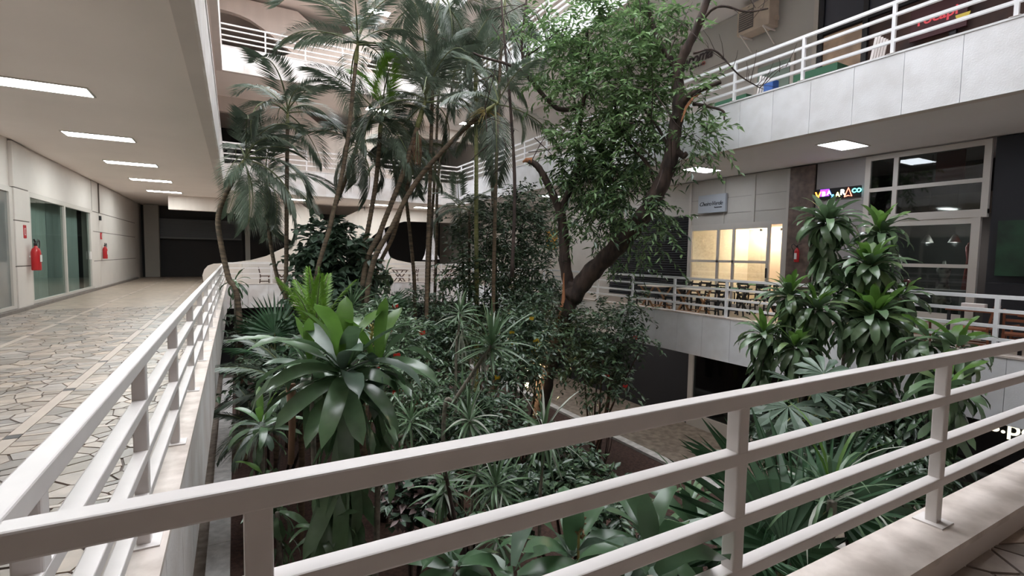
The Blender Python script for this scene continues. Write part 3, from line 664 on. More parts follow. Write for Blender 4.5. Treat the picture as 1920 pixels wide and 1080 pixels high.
cafe_table(12.3, 3.9, 'red brown wooden cafe table under the white napkin box'); cafe_table(12.0, 2.8, 'red brown wooden cafe table at the right picture edge')
chair(12.15, 4.75, -1.4, 'red brown wooden chair facing the cafe table by the shop window', WOODD, 'red brown cafe chairs'); chair(11.55, 3.66, 1.7, 'red brown wooden chair between the two cafe tables', WOODD, 'red brown cafe chairs'); chair(12.9, 3.3, 3.0, 'red brown wooden chair behind the cafe table against the black wall', WOODD, 'red brown cafe chairs'); chair(11.3, 3.0, .2, 'red brown wooden chair closest to the railing at the right edge', WOODD, 'red brown cafe chairs')
o = box('napkin_box', (12.2, 3.75, FLR[0]+.752), (12.34, 4.1, FLR[0]+.86), RAIL, bevel=.01); tag(o, 'white napkin box on the red brown cafe table', 'napkin box')
o = box('napkin_box', (11.95, 2.95, FLR[0]+.752), (12.1, 3.15, FLR[0]+.9), RAIL, bevel=.02); tag(o, 'rounded white dispenser on the cafe table at the picture edge', 'napkin box')

# far gallery: closed umbrellas, tables, chairs
def umbrella(px, d, ztop, zbot, lab):
    p = at(px, 470, d); x, y = p.x, p.y
    t = empty('closed_umbrella', (x, y, FLR[0]), lab, 'umbrella', 'closed white umbrellas')
    n = 20; vs = []; prof = [(0.02, ztop), (.07, ztop-.3), (.13, ztop-.8), (.2, zbot+.3), (.3, zbot)]
    for r, z in prof:
        for j in range(n): a = 2*math.pi*j/n; rr = r*(1+.22*(j % 2)); vs.append((x+rr*math.cos(a), y+rr*math.sin(a), z))
    MB().add(vs, [(i*n+j, i*n+(j+1) % n, (i+1)*n+(j+1) % n, (i+1)*n+j) for i in range(4) for j in range(n)]).build('canopy', WHITEC, t)
    MB().tube([(x, y, FLR[0]), (x, y, ztop+.08)], .02, 6).build('pole', METALW, t); MB().lathe((x, y, FLR[0]), [(.22, 0), (.22, .06), (.05, .09)], 12).build('base', RAIL, t)
umbrella(720, 26.0, 2.78, 1.25, 'closed white umbrella behind the leaning palm trunks'); umbrella(805, 27.0, 2.85, 1.25, 'closed white umbrella before the dark opening right of centre'); umbrella(812, 28.0, 2.6, 1.28, 'closed white umbrella half hidden behind its neighbour'); umbrella(623, 26.5, 3.2, 1.9, 'closed pale umbrella above the dark shrub at the far gallery')
for i, (x, y, lab) in enumerate(((2.0, 26.6, 'dark wood table at the left end of the far gallery'), (7.9, 26.8, 'dark wood table below the first closed umbrella'), (11.0, 27.2, 'dark wood table right of the second closed umbrella'))):
    xtable(x, y, lab, WOODK, WOODK, group='far gallery tables')
    chair(x+.75, y, 3.14, f'dark wood chair right of the {["left", "first umbrella", "second umbrella"][i]} far table', WOODK, 'far gallery chairs'); chair(x-.75, y, 0, f'dark wood chair left of the {["left", "first umbrella", "second umbrella"][i]} far table', WOODK, 'far gallery chairs')
o = box('planter_box', (.3, 27.5, FLR[0]), (1.9, 27.9, 1.05), WHITEW, bevel=.01); tag(o, 'long white box planter behind the far railing at left', 'planter')
o = box('planter_box', (9.0, 27.9, FLR[0]), (10.3, 28.2, 1.12), WHITEW, bevel=.01); tag(o, 'white box planter behind the far railing between the umbrellas', 'planter')
o = box('notice_board', (XR+3.42, 20.6, 1.9), (XR+3.46, 21.6, 2.9), mat('yellow_board', (.75, .38, .04), .6, var=.4, scale=6)); tag(o, 'orange yellow board glimpsed through the dark foliage', 'board')

# ------------------------------------------------------------------ right side second level
t = empty('script_sign', (X-.02, 12.4, 8.2), 'dark script lettering on the grey upper wall with small line below', 'sign')
text('lettering', 'aroma', .52, (X-.03, 12.98, 8.32), mat('sign_brown', (.05, .035, .04), .7), t, shear=.3, spacing=.93, bold=.012)
text('small_lettering', 'bistrô e café', .13, (X-.03, 12.66, 8.16), mat('sign_brown', (.05, .035, .04), .7), t, shear=.25, bold=.003)
c = [Vector((X-.03, 12.05+.07*math.cos(a)*(1-.5*q/20), 8.2+.07*math.sin(a)*(1-.5*q/20))) for q, a in enumerate(np.linspace(0, 9, 20))]
MB().tube(c, .008, 5).build('rose_mark', mat('sign_red', (.55, .1, .08), .7), t)
ac = empty('air_conditioner', (X-.4, 9.9, 8.2), 'weathered beige air conditioner unit on brackets on the upper right wall', 'air conditioner')
ACM = mat('aged_beige_metal', (.58, .48, .40), .6, var=.18, scale=4)
MB().box((X-.55, 9.35, 8.35), (X-.1, 10.4, 9.15)).build('casing', ACM, ac, bevel=.015)
MB().box((X-.565, 9.85, 8.45), (X-.552, 10.33, 9.0)).build('grille', mat('grille_dark', (.10, .09, .09), .6), ac)
for z in np.linspace(8.5, 8.95, 8): MB().box((X-.572, 9.87, z), (X-.566, 10.31, z+.012)).build('grille_bar', ACM, ac)
for y in (9.5, 10.25):
    b = MB().beam((X-.6, y, 8.33), (X-.02, y, 8.33), .04, .04).build('bracket', RAIL, ac); MB().beam((X-.55, y, 8.32), (X-.02, y, 7.95), .03, .03).build('brace', RAIL, b)
box('valve', (X-.3, 9.27, 8.5), (X-.2, 9.35, 8.62), ACM, ac)
# upper glazed shop
ug = empty('window_5', (X, 6, 5.2), 'dark framed cafe shopfront of the right second gallery', 'window', kind='structure')
BROWNW = mat('cafe_interior', (.10, .055, .045), .7, col2=(.04, .03, .035), scale=1.2)
MB().box((X-.02, 3.0, 5.2), (X, 8.2, 9.3)).build('backing', BROWNW, ug)
for y in (8.1, 7.0, 5.2, 3.2): MB().box((X-.12, y-.06, 5.2), (X-.02, y+.06, 9.3)).build('mullion', NAVY, ug)
for z in (6.2, 7.65): MB().box((X-.1, 3, z), (X-.02, 8.2, z+.08)).build('transom', NAVY, ug)
MB().box((X-.06, 7.06, 6.28), (X-.03, 8.04, 7.6)).build('warm_pane', mat('warm_pane', (.30, .20, .13), .3, col2=(.12, .08, .06), scale=2, emit=.1), ug)  # brown pane with a faint glow put into it, no lamp behind
MB().box((X-.06, 3.2, 7.75), (X-.03, 8.04, 9.2)).build('dark_pane', mat('bluegrey_glass', (.07, .075, .10), .1), ug)
box('trim_19', (X-.1, 8.2, 5.2), (X-.0, 8.32, 9.3), METALW); tag(bpy.data.objects['trim_19'], 'pale vertical jamb beside the upper cafe front', 'trim', kind='structure')
sg = empty('neon_sign', (X-.15, 5.5, 6.9), 'red lettered cafe sign with a yellow wedge on the upper right front', 'sign')
box('board', (X-.16, 4.95, 6.7), (X-.1, 6.0, 7.4), mat('sign_maroon', (.08, .02, .03), .5), sg)
text('lettering', 'rocapi', .3, (X-.165, 5.86, 7.02), mat('neon_pink', (.55, .06, .08), .5, emit=.25), sg, bold=.006)
text('small_lettering', 'de cuscuz', .11, (X-.165, 5.8, 6.84), mat('sign_dim_red', (.4, .06, .06), .5, emit=.3), sg)
wv = [(X-.17, 5.02+.13*math.cos(a), 6.98+.13*math.sin(a)) for a in np.linspace(math.pi, 2*math.pi, 9)]
MB().add(wv+[(x+.01, y, z) for x, y, z in wv], [tuple(range(9)), tuple(range(17, 8, -1))]+[(i, (i+1) % 9, 9+(i+1) % 9, 9+i) for i in range(9)]).build('wedge_mark', mat('wedge_yellow', (.7, .55, .1), .5, emit=.1), sg)
# green door and small things on the upper right gallery
o = box('green_shutter_door', (X-.09, 8.95, 5.2), (X-.03, 9.95, 7.35), mat('pale_green_paint', (.26, .34, .30), .6)); tag(o, 'pale green door panel on the upper right gallery', 'door')
t = empty('door_frame', (X-.05, 9.4, 5.2), 'pale frame around the green door of the upper right gallery', 'frame')
for y in (8.83, 9.96): box('jamb', (X-.09, y, 5.2), (X-.0, y+.1, 7.45), METALW, t)
o = box('menu_board', (X-.12, 9.35, 6.3), (X-.091, 9.65, 6.75), RAIL); tag(o, 'small white notice fixed on the green upper door', 'notice')
GREENU = mat('green_fabric', (.03, .11, .06), .8)
for i, (x, y, lab) in enumerate(((12.4, 9.3, 'dark green covered table on the upper gallery before the green door'), (12.2, 6.9, 'dark green covered table on the upper gallery before the cafe'))):
    t = empty('covered_table', (x, y, FLR[1]), lab, 'table', 'upper gallery tables')
    MB().box((x-.45, y-.5, FLR[1]+.6), (x+.45, y+.5, FLR[1]+.76)).build('tablecloth', GREENU, t)
    for sx in (-1, 1):
        for sy in (-1, 1): MB().box((x+sx*.38-.02, y+sy*.42-.02, FLR[1]), (x+sx*.38+.02, y+sy*.42+.02, FLR[1]+.6)).build('leg', BLACKW, t)
for i, (x, y, lab) in enumerate(((11.7, 8.35, 'white stacking chair on the upper gallery beside the green door'), (11.6, 5.75, 'white stacking chair on the upper gallery below the red cafe sign'))):
    t = empty('plastic_chair', (x, y, FLR[1]), lab, 'chair', 'upper gallery chairs'); z = FLR[1]
    MB().box((x-.22, y-.22, z+.42), (x+.22, y+.22, z+.46)).build('seat', RAIL, t)
    for q in range(5): MB().beam((x-.2+.1*q, y-.2, z+.46), (x-.2+.1*q, y-.28, z+.92), .05, .02).build('back_slat', RAIL, t)
    for sx in (-1, 1):
        for sy in (-1, 1): MB().beam((x+sx*.22, y+sy*.22, z), (x+sx*.19, y+sy*.19, z+.42), .035, .035).build('leg', RAIL, t)
o = box('blue_bin', (11.5, 7.75, FLR[1]), (11.75, 8.0, FLR[1]+.75), mat('blue_bin', (.04, .12, .40), .5), bevel=.02); tag(o, 'blue bin on the upper gallery before the cafe front', 'bin')
# dark doorway of the far second gallery
o = box('door_1', (X-.04, 26.3, 5.2), (X, 29.0, 8.6), NAVY); tag(o, 'dark doorway at the far end of the right second gallery', 'door', kind='structure')

# ------------------------------------------------------------------ lower floor
lw = empty('window_6', (X, 11.2, Z0), 'white framed shop window on the lower floor under the right gallery', 'window', kind='structure')
for y0, y1, z0, z1 in ((3, 12.15, Z0, Z0+.45), (3, 12.15, -1.75, -1.0), (11.95, 12.15, Z0+.45, -1.75), (8.2, 8.4, Z0+.45, -1.75), (3, 3.2, Z0+.45, -1.75)):
    MB().box((X-.08, y0, z0), (X+.08, y1, z1)).build('frame', METALW, lw)
for y0, y1 in ((3.2, 8.2), (8.4, 11.95)): MB().box((X-.01, y0, Z0+.45), (X+.01, y1, -1.75)).build('pane', GLASSD, lw)
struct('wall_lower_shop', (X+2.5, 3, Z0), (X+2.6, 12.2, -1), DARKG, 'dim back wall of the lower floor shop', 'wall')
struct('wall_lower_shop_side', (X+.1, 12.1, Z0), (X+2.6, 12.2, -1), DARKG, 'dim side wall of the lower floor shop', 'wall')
chair_lo = empty('shop_stool', (X+.8, 10.3, Z0), 'white stool behind the lower floor shop window', 'stool')
MB().box((X+.6, 10.1, Z0+.7), (X+1.0, 10.5, Z0+.74)).build('seat', RAIL, chair_lo)
for sx in (-1, 1):
    for sy in (-1, 1): MB().box((X+.8+sx*.18-.02, 10.3+sy*.18-.02, Z0), (X+.8+sx*.18+.02, 10.3+sy*.18+.02, Z0+.7)).build('leg', RAIL, chair_lo)
sg = empty('fascia_sign', (XR+.35, 2.8, -1.5), 'black sign under the right marble band with pale serif letters', 'sign')
box('board', (XR+.3, .6, -1.75), (XR+.36, 4.6, -.995), mat('sign_black', (.01, .01, .012), .5), sg)
text('lettering', 's.pou', .34, (XR+.295, 3.17, -1.2), mat('sign_cream', (.85, .80, .62), .5, emit=.5), sg, bold=.006)
for i, y in enumerate((5.5, 9.7, 13.9, 18.1)):  # panels added out of view to brighten the lower floor
    ceiling_light(11.9, y-.3, 13.0, y+.3, FB[0]+.012, f'added unseen light panel brightening the lower floor under the right gallery, {["nearest", "second", "third", "farthest"][i]} of four', FLUOL, 'added lower floor lights')
# planted bed
tag(box('soil', (-.2, 1.2, Z0-.02), (10.42, 25.2, Z0+.12), SOIL), 'brown mulch of the planted courtyard bed', 'soil', kind='structure')
kb = empty('kerb', (-.4, 12, Z0), 'long pale stone kerb along the left edge of the planted bed', 'kerb', kind='structure')
y = 1.2
while y < 25: MB().box((-.55, y, Z0), (-.17, y+1.19, Z0+.26)).build('kerb_stone', KERB, kb); y += 1.2
kb = empty('kerb', (10.5, 12, Z0), 'long pale stone kerb along the right edge of the planted bed by the paving', 'kerb', kind='structure')
y = 1.2
while y < 25: MB().box((10.42, y, Z0), (10.7, y+1.19, Z0+.2)).build('kerb_stone', KERB, kb); y += 1.2
# ================================================================== PLANTS
SZ = Z0+.12     # soil level
def orient(az, el, roll=0.):
    return Matrix.Rotation(az, 4, 'Z') @ Matrix.Rotation(-el, 4, 'Y') @ Matrix.Rotation(roll, 4, 'X')
_lm = {}
def leaf_mesh(kind, m, L, W, bend, fold=.25, nseg=7, wav=0.):
    """blade along +X that arches downward; bend = total turn in radians"""
    k = (kind, m.name, round(L, 2), round(W, 3), round(bend, 2), round(wav, 2))
    if k in _lm: return _lm[k]
    vs, fs = [], []; x = z = 0.; th = 0.
    for i in range(nseg+1):
        s = i/nseg
        if kind == 'strap': w = W*min(1, .45+s*2.2)*(1-s**3.2)
        elif kind == 'lance': w = W*(.16+1.9*(s+.02)**.75*(1-s)**.62) if s < 1 else 0
        elif kind == 'oval': w = W*1.12*math.sin(math.pi*(.04+.96*s))**.75 if s < 1 else 0
        else: w = W*(1-s)**.6*min(1, .6+s*3)
        w = max(w, .002)
        zz = wav*W*math.sin(s*9+bend*5)
        c, sn = math.cos(th), math.sin(th)
        up = (sn*fold*w/2, 0, c*fold*w/2)
        vs += [(x+up[0], -w/2, z+up[2]+zz), (x, 0, z), (x+up[0], w/2, z+up[2]-zz)]
        if i:
            a = 3*(i-1); fs += [(a, a+3, a+4, a+1), (a+1, a+4, a+5, a+2)]
        th = bend*((s+1/nseg)**1.3); x += L/nseg*math.cos(th); z -= L/nseg*math.sin(th)
    me = bpy.data.meshes.new(kind+'_leaf'); me.from_pydata(vs, [], fs); me.materials.append(m)
    me.polygons.foreach_set('use_smooth', [True]*len(fs)); me.update(); _lm[k] = me; return me
def put(name, me, parent, M):
    o = bpy.data.objects.new(name, me); COL.objects.link(o)
    off = Vector((0, 0, 0)); p = parent
    while p is not None: off += p.location; p = p.parent
    M = Matrix.Translation(-off) @ M; o.parent = parent; o.matrix_local = M
    return o
def rosette(parent, c, n, L, W, mats, kind='lance', e0=85, e1=-35, bend=(.5, 1.9), az0=0., wav=.12, nm='leaf', newfrac=.11, r=None, up=0.18, stemr=.02):
    """leaves in a spiral: upright young ones inside, arching and hanging ones outside"""
    R_ = r or rnd
    for i in range(n):
        t = i/max(1, n-1); az = az0+i*2.39996+R_.uniform(-.25, .25)
        el = math.radians(e0+(e1-e0)*t**.85+R_.uniform(-9, 9))
        b = bend[0]+(bend[1]-bend[0])*min(1, .25+.75*math.sin(math.pi*min(1, t*1.05))) if e1 > -60 else bend[0]+(bend[1]-bend[0])*(.2+.8*math.sin(math.pi*t))
        b = round(b*R_.choice([.7, 1., 1.25]), 1)
        l = L*R_.choice([.8, .92, 1.05])*(.75+.25*math.sin(math.pi*min(1, .15+t)))
        m = mats[1] if t < newfrac and len(mats) > 1 else (mats[2] if len(mats) > 2 and R_.random() < .18 else mats[0])
        me = leaf_mesh(kind, m, round(l*12)/12, W, b, wav=wav if R_.random() < .6 else 0)
        p = Vector(c)+Vector((0, 0, up*(1-t)-up*.5))+Vector((math.cos(az), math.sin(az), 0))*stemr
        put(nm, me, parent, Matrix.Translation(p) @ orient(az, el, R_.uniform(-.5, .5)))
def skirt(parent, top, bot, n, L, W, m, r=.06, kind='lance', el=(-40, -80), bend=(.2, .9)):
    """old leaves hanging along a stem"""
    top, bot = Vector(top), Vector(bot)
    for i in range(n):
        t = rnd.random(); p = top.lerp(bot, t); az = rnd.uniform(0, 6.283); e = math.radians(rnd.uniform(el[1], el[0]))
        me = leaf_mesh(kind, m, round(L*rnd.choice([.75, .9, 1.05])*12)/12, W, round(rnd.uniform(*bend), 1), wav=.1)
        put('leaf', me, parent, Matrix.Translation(p+Vector((math.cos(az)*r, math.sin(az)*r, 0))) @ orient(az, e, rnd.uniform(-.6, .6)))
def smooth_path(pts, n=10):
    pts = [Vector(p) for p in pts]
    if len(pts) == 2: return [pts[0].lerp(pts[1], i/n) for i in range(n+1)]
    out = []
    P = [pts[0]*2-pts[1]]+pts+[pts[-1]*2-pts[-2]]
    for k in range(1, len(P)-2):
        for i in range(n):
            t = i/n; a, b, c, d = P[k-1:k+3]
            out.append(.5*((2*b)+(c-a)*t+(2*a-5*b+4*c-d)*t*t+(3*b-a-3*c+d)*t**3))
    return out+[pts[-1]]
def stem(parent, pts, r0, r1, m, name='stem', n=8, sides=8, ring=0):
    P = smooth_path(pts, n); K = len(P)
    rad = [(r0+(r1-r0)*i/(K-1))*(1+(ring if i % 2 else 0)) for i in range(K)]
    return MB().tube(P, rad, sides).build(name, m, parent, True)
def to_soil(p): return Vector((p.x, p.y, SZ))

# ---- joined foliage of small leaves (too many and too small to pick apart)
def leaves_object(name, parent, P, D, Nn, Ls, Ws, m):
    P, D, Nn = np.array(P), np.array(D), np.array(Nn); Ls, Ws = np.array(Ls)[:, None], np.array(Ws)[:, None]
    D /= np.linalg.norm(D, axis=1, keepdims=True)+1e-9
    S = np.cross(D, Nn); S /= np.linalg.norm(S, axis=1, keepdims=True)+1e-9; U = np.cross(S, D)
    n = len(P)
    V = np.empty((n, 4, 3)); V[:, 0] = P; V[:, 1] = P+D*Ls*.45+S*Ws*.5+U*Ws*.18; V[:, 2] = P+D*Ls-U*Ls*.12; V[:, 3] = P+D*Ls*.45-S*Ws*.5+U*Ws*.18
    V = V.reshape(-1, 3); idx = np.arange(n)*4
    tri = np.stack([idx, idx+1, idx+2, idx, idx+2, idx+3], 1).ravel()
    me = bpy.data.meshes.new(name); me.vertices.add(len(V)); me.vertices.foreach_set('co', V.ravel().astype(np.float32))
    me.loops.add(len(tri)); me.loops.foreach_set('vertex_index', tri.astype(np.int32)); nf = len(tri)//3
    me.polygons.add(nf); me.polygons.foreach_set('loop_start', np.arange(nf, dtype=np.int32)*3)
    ms = m if isinstance(m, (list, tuple)) else [m]
    for q in ms: me.materials.append(q)
    if len(ms) > 1: me.polygons.foreach_set('material_index', np.repeat(nrs.randint(0, len(ms), n), 2).astype(np.int32))
    me.update(calc_edges=True); me.validate()
    return tag(link(name, me, parent), None, kind='stuff')
def sprays(clusters, per, twl, leafL, leafW, droop=.35, nper=11, up=.2):
    """clusters: (centre, (rx, ry, rz), weight); returns leaf arrays and twig lines"""
    P, D, N, Ls, Ws, tw = [], [], [], [], [], []
    for c, r, w in clusters:
        for _ in range(int(per*w)):
            v = nrs.normal(size=3); v /= np.linalg.norm(v); q = nrs.uniform(.15, 1)**.6
            s = np.array(c)+v*np.array(r)*q
            d = v*.8+nrs.normal(size=3)*.6+np.array([0, 0, up]); d /= np.linalg.norm(d)
            l = twl*nrs.uniform(.6, 1.3); pts = []
            for k in range(nper):
                t = (k+.5)/nper; p = s+d*l*t-np.array([0, 0, droop*l*t*t])
                side = np.cross(d, [0, 0, 1.]); side /= np.linalg.norm(side)+1e-6
                ld = d*.55+side*(1 if k % 2 else -1)*.9+nrs.normal(size=3)*.35-np.array([0, 0, droop])
                P.append(p); D.append(ld); N.append(np.array([0, 0, 1.])+nrs.normal(size=3)*.35); Ls.append(leafL*nrs.uniform(.65, 1.25)); Ws.append(leafW*nrs.uniform(.7, 1.2))
            tw.append((s-d*l*.3, s+d*l*.9-np.array([0, 0, droop*l*.8])))
    return P, D, N, Ls, Ws, tw
def twigs_object(parent, tw, r, m, keep=.5):
    mb = MB()
    for a, b in tw:
        if nrs.rand() < keep: mb.tube([a, b], [r, r*.4], 3, cap=False)
    if mb.v: tag(mb.build('twigs', m, parent), None, kind='stuff')
def shrub(name, label, cat, blobs, n, leafL, leafW, m, base=None, stems=3, droop=.35, twl=.5, group=None, stemm=None, flowers=0, fm=None, nper=11):
    """blobs: (px, py, depth, rx_px, ry_px) measured on the photograph and given real depth"""
    cl = []
    for px, py, d, rx, ry in blobs:
        R_ = (rx*d/_f, rx*d/_f*.8, ry*d/_f); cl.append((at(px, py, d), R_, rx*ry/900.))
    tot = sum(c[2] for c in cl); cl = [(c, r, w/tot) for c, r, w in cl]
    b = base or to_soil(cl[0][0]); t = empty(name, b, label, cat, group)
    P, D, N, Ls, Ws, tw = sprays(cl, n, twl, leafL, leafW, droop, nper)
    leaves_object('foliage', t, P, D, N, Ls, Ws, m)
    twigs_object(t, tw, .006, stemm or BARK, .35)
    for c, r, w in cl:
        for s in range(max(1, stems if len(cl) == 1 else 1)):
            q = Vector(c)+Vector((rnd.uniform(-.4, .4)*r[0], rnd.uniform(-.4, .4)*r[1], 0)); bb = Vector(b)+Vector((rnd.uniform(-.15, .15), rnd.uniform(-.15, .15), 0))
            stem(t, [bb, bb.lerp(q, .5)+Vector((rnd.uniform(-.1, .1), rnd.uniform(-.1, .1), .1)), q], .035, .015, stemm or BARK)
    for i in range(flowers):
        k = rnd.choice(cl); v = Vector((rnd.gauss(0, 1), rnd.gauss(0, 1), rnd.gauss(0, 1))).normalized()
        v.y = -abs(v.y); p = Vector(k[0])+Vector((v.x*k[1][0], v.y*k[1][1], v.z*k[1][2]))*1.05
        mb = MB()
        for j in range(9):
            a = j*2.4; q = p+Vector((math.cos(a), math.sin(a), rnd.uniform(-.4, .6)))*.045; mb.add([q+Vector((-.025, 0, -.02)), q+Vector((.025, .01, -.02)), q+Vector((.02, 0, .03)), q+Vector((-.02, -.01, .03))], [(0, 1, 2, 3)])
        mb.tube([p-Vector((0, 0, .2)), p], .006, 4, 1)
        mb.build('flower', [fm or FLOWER, LF_MID], t)
    return t

# ---- palms
_fm = {}
def frond_mesh(m, L, bend, nl, lw, ll, tilt, droop, seed, var):
    k = (m.name, round(L, 1), round(bend, 1), var)
    if k in _fm: return _fm[k]
    r = random.Random(seed+var*17); mb = MB(); pts = []; x = z = 0.; th = 0.; n = 22; fr = []
    for i in range(n+1):
        s = i/n; pts.append(Vector((x, 0, z))); fr.append(th); th = bend*s**1.25; x += L/n*math.cos(th); z -= L/n*math.sin(th)
    mb.tube(pts, [.016*(1-.8*i/n)*max(1, L/1.6)+.003 for i in range(n+1)], 5, 1)
    for i in range(nl):
        s = .16+.84*(i+.5)/nl; f = s*n; a = int(min(n-1, f)); p = pts[a].lerp(pts[a+1], f-a); t_ = fr[a]
        T = Vector((math.cos(t_), 0, -math.sin(t_))); U = Vector((math.sin(t_), 0, math.cos(t_)))
        l = ll*L*(math.sin(math.pi*(.12+.83*s))**.7)*r.uniform(.85, 1.1)
        for sd in (-1, 1):
            fw = .45+.75*s
            d = (T*fw+Vector((0, sd, 0))*(1.15-.4*s)+U*(tilt+r.uniform(-.12, .12))).normalized()
            w = lw*r.uniform(.8, 1.15)
            S = d.cross(Vector((0, 0, 1))).normalized() if abs(d.z) < .99 else Vector((1, 0, 0))
            p1 = p+d*l*.5-Vector((0, 0, droop*l*.12)); p2 = p+d*l*.95-Vector((0, 0, droop*l*.5))
            Nn = S.cross(d)
            mb.add([p, p1+S*w/2, p1-S*w/2, p2], [(0, 1, 2), (1, 3, 2)])
    me = mb.mesh('frond', [m, RACHIS]); _fm[k] = me; return me
def palm(label, trunk, d, crown=9, L=1.8, m=LF_PALM, r=.07, bark=PALMB, e0=75, e1=-25, bend=(1.0, 2.2), extra=(), spread=None, shaft=.5, green_new=False, dry=0, fruit=False, base_soil=True, azr=None, az0=None, tilt=.28, lw=.032, ll=.31, droop=1., group='palms of the courtyard bed'):
    """trunk: photograph points from bottom to crown at depth d (a number or one per point)"""
    dd = d if isinstance(d, (list, tuple)) else [d]*len(trunk)
    pts = [at(px, py, q) for (px, py), q in zip(trunk, dd)]
    if base_soil:
        b = pts[0]+(pts[0]-pts[1]).normalized()*.3; pts = [Vector((b.x, b.y, SZ))]+pts
    crown = int(crown*1.2); L = L*1.12; t = empty('palm_tree', pts[0], label, 'palm', group)
    P = smooth_path(pts, 14); K = len(P)
    ln = sum((P[i+1]-P[i]).length for i in range(K-1)); step = .055; Q = []; acc = 0
    for i in range(K-1):
        sl = (P[i+1]-P[i]).length
        while acc < sl: Q.append(P[i].lerp(P[i+1], acc/sl)); acc += step
        acc -= sl
    Q.append(P[-1]); nq = len(Q)
    rad = [r*(1.12-.3*i/nq)*(1+(.09 if i % 2 else -.03)) for i in range(nq)]
    MB().tube(Q, rad, 9).build('trunk', bark, t, True)
    top = Q[-1]; dr = (Q[-1]-Q[-8 if nq > 8 else 0]).normalized()
    cs = top+dr*shaft
    MB().tube(smooth_path([top, top+dr*shaft*.5, cs], 4), [r*.85, r*.95, r*1.0, r*.95, r*.85, r*.7, r*.6, r*.5, r*.4], 9).build('crownshaft', PALMG, t, True)
    a0 = az0 if az0 is not None else rnd.uniform(0, 6.28)
    for i in range(crown):
        q = i/max(1, crown-1); az = a0+i*2.39996+rnd.uniform(-.3, .3)
        if azr: az = math.radians(azr[0]+(azr[1]-azr[0])*((i*.618+.13) % 1))
        el = math.radians(e0+(e1-e0)*q+rnd.uniform(-8, 8)); b = round((bend[0]+(bend[1]-bend[0])*rnd.random())*2)/2
        mm = LF_PALMN if green_new and i < 2 else m
        l = round(L*rnd.choice([.85, 1., 1.1]), 1)
        me = frond_mesh(mm, l, b, int(32+l*13), lw, ll, tilt, droop, 5, rnd.randint(0, 1))
        put('frond', me, t, Matrix.Translation(cs-dr*.25*q*shaft) @ orient(az, el, rnd.uniform(-.4, .4)))
    for az, el, l, b in extra:
        put('frond', frond_mesh(m, l, b, int(32+l*13), lw, ll, tilt, droop, 5, 2), t, Matrix.Translation(cs) @ orient(math.radians(az), math.radians(el)))
    for i in range(dry):
        az = rnd.uniform(0, 6.28); put('dry_frond', frond_mesh(LF_DRY, 1.1, .5, 16, .02, .2, -.2, 2., 3, 3), t, Matrix.Translation(top) @ orient(az, math.radians(-65)))
    if fruit:
        mb = MB()
        for i in range(26):
            a = rnd.uniform(0, 6.28); e = rnd.uniform(-.6, .5); dv = Vector((math.cos(a)*math.cos(e), math.sin(a)*math.cos(e), math.sin(e)-.2)); p1 = top+dr*.1; p2 = p1+dv*.3; p3 = p2+dv*.25-Vector((0, 0, .15))
            mb.tube([p1, p2, p3], [.012, .009, .005], 4)
        tag(mb.build('fruit_stalk', INFLO, t), 'branching yellow brown fruit stalk')
    return t

# ---- 1 palms, trunk points read from the photograph ---------------------------------
palm('palm with a strongly curved dark trunk at the left gallery edge', [(447, 575), (428, 520), (413, 450), (409, 410), (420, 370), (446, 322)], 13.5, 13, 1.75, r=.075, e0=80, e1=-45, bend=(1.2, 2.2), shaft=.45, m=LF_PALM, azr=(-118, 112))
palm('slim palm leaning left whose fronds hang low before the far parapet', [(545, 600), (520, 520), (505, 440), (500, 360)], 15, 9, 1.9, r=.06, e0=60, e1=-60, bend=(1.2, 2.4), shaft=.3, azr=(-130, 130))
palm('straight slim palm with arching fronds left of centre', [(536, 590), (537, 470), (538, 330), (539, 243)], 14.5, 9, 2.0, r=.062, e0=70, e1=5, bend=(1.2, 2.2), shaft=.6, azr=(-150, 150))
palm('tall palm leaning right whose crown reaches the third gallery railing', [(588, 560), (620, 420), (648, 290), (667, 120)], 14, 10, 2.1, r=.062, e0=82, e1=0, bend=(.9, 2.0), shaft=.7, az0=.4)
palm('leaning palm with drooping bluish crown beside the tall one', [(592, 560), (618, 420), (645, 345), (664, 290)], 15.5, 10, 1.8, r=.07, e0=70, e1=-50, bend=(1.5, 2.5), shaft=.35)
palm('palm with bright green spear leaves in the middle of the clump', [(668, 540), (690, 430), (705, 340), (713, 250)], 15, 9, 2.0, r=.075, e0=85, e1=-20, bend=(.8, 2.0), shaft=.5, green_new=True)
palm('thick ringed green palm rising from the clump with dry fronds', [(680, 535), (715, 430), (752, 335), (782, 240)], 14.5, 11, 2.2, r=.08, bark=PALMB, e0=85, e1=-10, bend=(.8, 2.0), shaft=1.0, dry=4)
palm('sharply leaning palm with a yellow fruit stalk crossing the picture', [(690, 540), (738, 420), (785, 335), (862, 250), (908, 212)], [14, 14, 14, 14, 13.8], 6, 1.9, r=.075, bark=PALMB, e0=70, e1=-50, bend=(.6, 1.6), shaft=.5, fruit=True)
palm('short leaning palm trunk right of the clump', [(700, 545), (738, 440), (764, 350), (775, 300)], 16, 7, 1.5, r=.065, e0=60, e1=-60, bend=(1.2, 2.4), shaft=.3)
palm('slender dark palm standing right of the leaning clump', [(778, 560), (770, 450), (758, 340), (757, 310)], 17, 6, 1.5, r=.065, e0=60, e1=-50, bend=(1.3, 2.3), shaft=.3)
palm('thin dark palm, left of the close pair at centre', [(803, 575), (808, 440), (815, 330), (822, 180)], 18, 8, 2.1, r=.055, e0=80, e1=-10, bend=(1., 2.), shaft=.6)
palm('thin dark palm, right of the close pair at centre', [(815, 575), (819, 440), (822, 330), (850, 150)], 18.5, 8, 2.1, r=.055, e0=80, e1=-10, bend=(1., 2.), shaft=.6)
